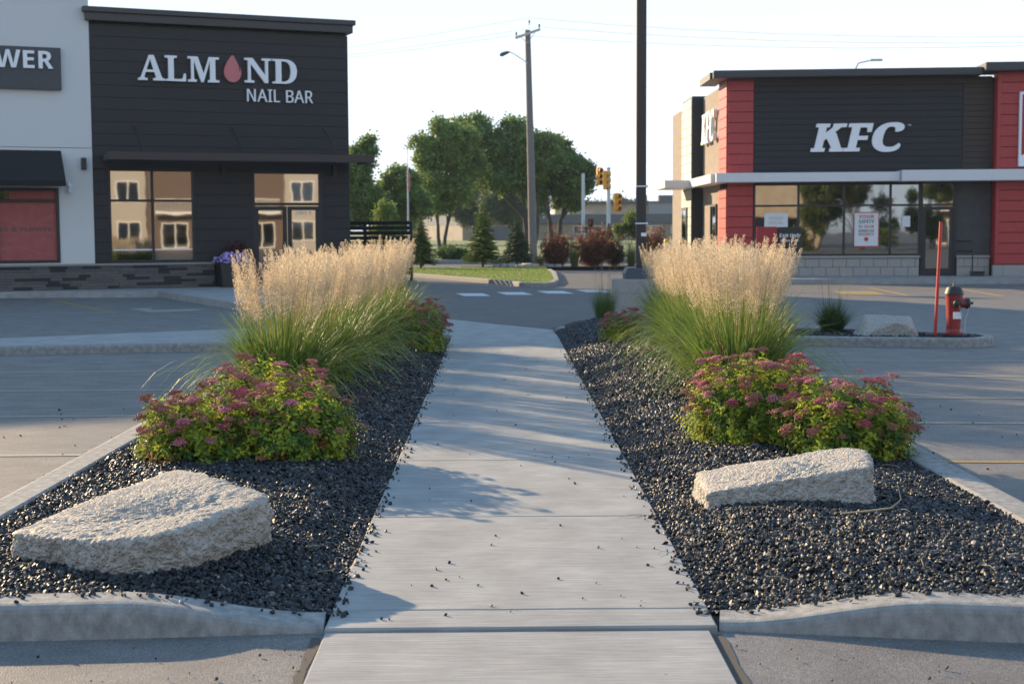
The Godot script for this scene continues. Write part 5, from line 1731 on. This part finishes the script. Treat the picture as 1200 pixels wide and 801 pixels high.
# ---------------------------------------------------------------- the planting beds
func build_beds() -> void:
	rock("limestone_slab", "big flat pale limestone slab lying in the left gravel bed", Vector3(-1.66, 0.19, -6.74), [[Vector3(-0.08, 1, 0.06), 0.13], [Vector3(0, -1, 0), 0.25], [Vector3(-0.88, 0.10, -0.40), 0.40], [Vector3(0.80, 0.1, -0.60), 0.50], [Vector3(0.86, -0.10, 0.50), 0.50], [Vector3(-0.56, -0.10, 0.83), 0.53], [Vector3(0.22, -0.05, 1), 0.60]], 180, 0.030, 120)
	rock("limestone_wedge", "pale limestone wedge with a rough broken face in the right gravel bed", Vector3(1.57, 0.18, -7.80), [[Vector3(-0.20, 1, 0.06), 0.105], [Vector3(0, -1, 0), 0.2], [Vector3(-1, 0.1, 0.0), 0.46], [Vector3(1, 0.10, 0.15), 0.45], [Vector3(-0.2, 0.10, 1), 0.20], [Vector3(0.1, 0.2, -1), 0.36], [Vector3(0.8, 0.2, -0.7), 0.47]], 181, 0.024, 100)
	# flowering shrubs
	spirea("wide left mound of the pink flowering shrubs beside the left slab", Vector3(-1.90, 0.12, -9.40), 0.50, 0.40, 620, 105, 201)
	spirea("right mound of the pink flowering shrubs beside the walk on the left", Vector3(-1.36, 0.10, -9.45), 0.46, 0.46, 620, 62, 202)
	spirea("taller pink topped shrub at the back of the left group", Vector3(-1.62, 0.12, -10.1), 0.46, 0.55, 460, 80, 203)
	spirea("pink flowering shrub left of the pair behind the right rock", Vector3(1.78, 0.11, -10.0), 0.52, 0.58, 620, 115, 204)
	spirea("pink flowering shrub right of the pair, overhanging the right kerb", Vector3(2.26, 0.12, -9.35), 0.47, 0.46, 600, 95, 205)
	spirea("small reddish flowering shrub at the far end of the left bed", Vector3(-0.98, 0.06, -18.4), 0.36, 0.62, 300, 80, 206)
	spirea("small purple flowering shrub in front of the lamp base", Vector3(1.62, 0.08, -18.9), 0.32, 0.40, 280, 70, 207)
	# feather reed grass rows
	var v := []
	for k in 4: v.append(reed_meshes(220 + k, 1400, 135, 1.07, 0.66))
	rng.seed = 230
	var lz := [[-1.88, -12.5], [-1.72, -13.8], [-1.76, -15.15], [-1.66, -16.5], [-1.56, -17.85], [-1.55, -19.2]]
	var ln := ["frontmost reed grass of the left row, right behind the pink shrubs", "second reed grass of the left row, counted from the front", "third reed grass of the left row, counted from the front", "third last reed grass of the left row", "second last reed grass of the left row", "rearmost reed grass of the left row near the small reddish shrub"]
	for i in lz.size():
		reed(v, i % 4, ln[i], Vector3(lz[i][0], bed_height(lz[i][0], lz[i][1]) - 0.01, lz[i][1]), rng.randf() * TAU, rng.randf_range(0.93, 1.07), "left row of feather reed grass")
	var rz := [[2.08, -12.6], [2.30, -13.7], [2.18, -15.0], [2.26, -16.35], [2.28, -17.7], [2.34, -19.0]]
	var rn := ["frontmost reed grass of the right row, right behind the pink shrubs", "second reed grass of the right row, plumes leaning over the lot", "third reed grass of the right row, counted from the front", "third last reed grass of the right row", "second last reed grass of the right row", "rearmost reed grass of the right row before the lamp post"]
	for i in rz.size():
		reed(v, (i + 2) % 4, rn[i], Vector3(rz[i][0], bed_height(rz[i][0], rz[i][1]) - 0.01, rz[i][1]), rng.randf() * TAU, rng.randf_range(0.93, 1.07), "right row of feather reed grass")
	# gravel
	rng.seed = 240
	var st := G.new()
	var ph := (1.0 + sqrt(5.0)) / 2.0
	var iv := [Vector3(-1, ph, 0), Vector3(1, ph, 0), Vector3(-1, -ph, 0), Vector3(1, -ph, 0), Vector3(0, -1, ph), Vector3(0, 1, ph), Vector3(0, -1, -ph), Vector3(0, 1, -ph), Vector3(ph, 0, -1), Vector3(ph, 0, 1), Vector3(-ph, 0, -1), Vector3(-ph, 0, 1)]
	for i in 12: iv[i] = (iv[i].normalized() + rv(0.24)) * 0.5
	for f in [[0, 11, 5], [0, 5, 1], [0, 1, 7], [0, 7, 10], [0, 10, 11], [1, 5, 9], [5, 11, 4], [11, 10, 2], [10, 7, 6], [7, 1, 8], [3, 9, 4], [3, 4, 2], [3, 2, 6], [3, 6, 8], [3, 8, 9], [4, 9, 5], [2, 4, 11], [6, 2, 10], [8, 6, 7], [9, 8, 1]]:
		st.tri_o(iv[f[0]], iv[f[1]], iv[f[2]], iv[f[0]] + iv[f[1]] + iv[f[2]])
	var stone := st.mesh(M.gravel)
	for bed in [[-2.57, WL, -20.9, "left", -5.76], [WR, 2.61, -23.4, "right", -5.60]]:
		var xf := []
		var cols := []
		for zone in [[bed[4], -8.2, 4300.0, 1.0], [-8.2, -11.0, 2900.0, 1.1], [-11.0, -15.0, 1700.0, 1.35], [-15.0, bed[2], 900.0, 1.7]]:
			var n := int((bed[1] - bed[0]) * (zone[0] - zone[1]) * zone[2])
			for i in n:
				var x := rng.randf_range(bed[0], bed[1])
				var z := rng.randf_range(zone[1], zone[0])
				if bed[3] == "left" and z > -5.855 + (WL - x) * 0.065 + rng.randf_range(-0.02, 0.025): continue
				if bed[3] == "right" and z > -5.86 + (x - WR) * 0.17 + rng.randf_range(-0.02, 0.025): continue
				if bed[3] == "right" and z < -22.3 and x < 0.9 + (-22.3 - z) * 0.6: continue
				stone_at(xf, cols, x, bed_height(x, z) + rng.randf_range(-0.006, 0.010), z, zone[3])
		# stones that spilled over the edge of the walk
		for i in 260:
			var z := -5.8 - pow(rng.randf(), 1.3) * 13.0
			var d := absf(rng.randfn(0.0, 0.035))
			if d > 0.2: continue
			var x: float = WL + d if bed[3] == "left" else WR - d
			stone_at(xf, cols, x, 0.036, z, 0.85)
		# a few on the kerb
		for i in 70:
			var x := rng.randf_range(0.95, 2.3)
			if bed[3] == "left": x = -rng.randf_range(0.8, 2.2)
			stone_at(xf, cols, x, kerb_top(x) + 0.006, (-5.85 + (WL - x) * 0.065 if x < 0.0 else -5.86 + (x - WR) * 0.17) + absf(rng.randfn(0.0, 0.04)), 0.8)
		tag(copies("gravel", stone, xf, cols, self), "loose black crushed stone filling the %s planting bed" % bed[3], "gravel")
	var xf := []
	var cols := []
	for i in 2600:
		var p := Vector2(rng.randf_range(2.9, 6.7), rng.randf_range(-22.5, -19.0))
		var lo := -20.0 + (p.x - 2.95) * 0.25
		var hi := -22.4 + (p.x - 2.95) * 0.65
		if p.y > lo or p.y < hi or (p.x > 6.1 and p.distance_to(Vector2(6.05, -19.75)) > 0.55): continue
		stone_at(xf, cols, p.x, 0.092 + rng.randf_range(-0.004, 0.01), p.y, 1.6)
	tag(copies("gravel", stone, xf, cols, self), "black gravel filling the hydrant island", "gravel")
	xf = []
	cols = []
	for i in 75:
		stone_at(xf, cols, rng.randf_range(-0.66, 0.82), 0.035, -5.75 - pow(rng.randf(), 1.5) * 12.0, rng.randf_range(0.35, 0.7))
	for i in 90:
		stone_at(xf, cols, rng.randf_range(-2.2, 2.2), 0.012 if absf(rng.randf()) > 2.0 else 0.011, rng.randf_range(-5.5, -4.7), rng.randf_range(0.3, 0.6))
	for i in 80:
		var sgn := -1.0 if rng.randf() < 0.5 else 1.0
		stone_at(xf, cols, sgn * rng.randf_range(2.85, 4.2), 0.006, rng.randf_range(-13.0, -6.5), rng.randf_range(0.5, 0.9))
	tag(copies("stray_gravel", stone, xf, cols, self), "stray black stones scattered over the walk and lot", "gravel")
	# dry grass bits on gravel and walk
	rng.seed = 250
	var dry := G.new()
	for i in 130:
		var x := rng.randf_range(0.75, 2.4) * (1.0 if rng.randf() < 0.6 else -0.95)
		var z := rng.randf_range(-16.0, -6.0)
		var y := bed_height(x, z) + 0.022 if (x > WR or x < WL) else 0.034
		var a := rng.randf() * TAU
		var l := rng.randf_range(0.05, 0.22)
		var d := Vector3(cos(a) * l, 0, sin(a) * l)
		var m := Vector3(x, y + 0.008, z) + d * 0.5 + rv(0.012) * Vector3(1, 0, 1)
		dry.tube([Vector3(x, y, z), m, Vector3(x, y, z) + d], [0.0016, 0.0016, 0.0010], 3, false)
	tag(stuff(one("dry_straw", dry, M.dry_straw, self)), "thin dry straw bits lying on the gravel", "straw")
	var tw := G.new()
	tw.tube([Vector3(1.72, 0.158, -7.22), Vector3(1.86, 0.166, -7.24), Vector3(2.0, 0.17, -7.30), Vector3(2.08, 0.19, -7.42), Vector3(2.10, 0.24, -7.55)], [0.005, 0.005, 0.004, 0.003, 0.002], 5)
	tw.tube([Vector3(1.99, 0.17, -7.30), Vector3(2.05, 0.2, -7.33)], [0.003, 0.002], 4)
	tag(one("twig", tw, M.dry_straw, self), "bent dry twig on the gravel by the right rock", "twig")

func stone_at(xf: Array, cols: Array, x: float, y: float, z: float, k: float) -> void:
	var s := rng.randf_range(0.013, 0.029) * k
	if rng.randf() < 0.12: s *= 1.35
	var b := aim(rv()).scaled_local(Vector3(s * rng.randf_range(0.8, 1.5), s * rng.randf_range(0.4, 0.85), s))
	xf.append(Transform3D(b, Vector3(x, y, z)))
	var q := rng.randf()
	var c := Color(0.0100, 0.0122, 0.0150) * rng.randf_range(0.5, 2.1)
	if q > 0.985: c = Color(0.24, 0.22, 0.2)
	elif q > 0.955: c = Color(0.12, 0.095, 0.08)
	elif q > 0.90: c = Color(0.085, 0.088, 0.092)
	cols.append(Color(c.r, c.g, c.b))

# ---------------------------------------------------------------- what the shop windows mirror, behind the camera
func build_behind() -> void:
	var a := thing("apartment_block", "brown brick and beige apartment block mirrored in the dark shop windows", "building", Vector3(36.0, 0, 24.0), deg_to_rad(216.0))
	boxy("brick_wall", Vector3(0, 6, -5), Vector3(34, 12, 10), M.brown_brick, a, 0.0)
	for i in 5:
		var x := -13.0 + i * 6.5
		boxy("beige_bay", Vector3(x, 6, 0.25), Vector3(2.6, 12, 0.6), M.apartment_beige, a, 0.0)
		for k in 4:
			glazing(a, "window", x - 0.9, x + 0.9, 0.7 + k * 3.0, 2.3 + k * 3.0, [x], [], 0.62, 0.09, "dark_glass", "letter_white")
		boxy("balcony", Vector3(x + 3.1, 2.9, 0.7), Vector3(2.8, 0.18, 1.4), M.letter_white, a, 0.0)
		for k in 15: boxy("baluster", Vector3(x + 1.8 + k * 0.19, 3.45, 1.35), Vector3(0.035, 0.95, 0.035), M.letter_white, a, 0.0)
		boxy("balcony_rail", Vector3(x + 3.1, 3.95, 1.35), Vector3(2.8, 0.06, 0.06), M.letter_white, a, 0.0)
		glazing(a, "balcony_door", x + 2.1, x + 4.1, 0.2, 2.2, [x + 3.1], [], 0.03, 0.09, "dark_glass", "letter_white")
	var b := thing("pale_store", "low pale store mirrored in the restaurant windows", "building", Vector3(7.0, 0, 30.0), deg_to_rad(180.0))
	boxy("wall", Vector3(-1.0, 3.2, -4), Vector3(9.5, 6.4, 8), M.school_pale, b, 0.0)
	boxy("coping", Vector3(-1.0, 6.5, -4), Vector3(9.8, 0.2, 8.2), M.school_fascia, b, 0.0)
	glazing(b, "window", -4.0, 0.6, 0.6, 2.4, [-1.7], [], 0.03, 0.08, "dark_glass")
	for i in 3:
		var k: float = [1.0, 1.25, 0.9][i]
		var lumps := []
		rng.seed = 310 + i
		for j in 13:
			var a2 := rng.randf() * TAU
			var rr := rng.randf_range(0.3, 2.3) * k
			lumps.append([Vector3(cos(a2) * rr, rng.randf_range(0.6, 5.4) * k - rr * 0.35 + 0.6, sin(a2) * rr), rng.randf_range(0.5, 1.0) * k])
		tree(["leafy tree behind the viewer, left of three mirrored in the restaurant glass", "leafy tree behind the viewer, middle of three mirrored in the restaurant glass", "leafy tree behind the viewer, right of three mirrored in the restaurant glass"][i], Vector3([11.6, 15.0, 20.5][i], 0, [13.0, 18.0, 24.0][i]), [Vector3.ZERO, Vector3(0.6, 0, 0)], lumps, 0.9, 0.09, Color(0.13, 0.19, 0.05), 1700, 0.3, 300 + i, "mirrored_tree", "trees behind the viewer")
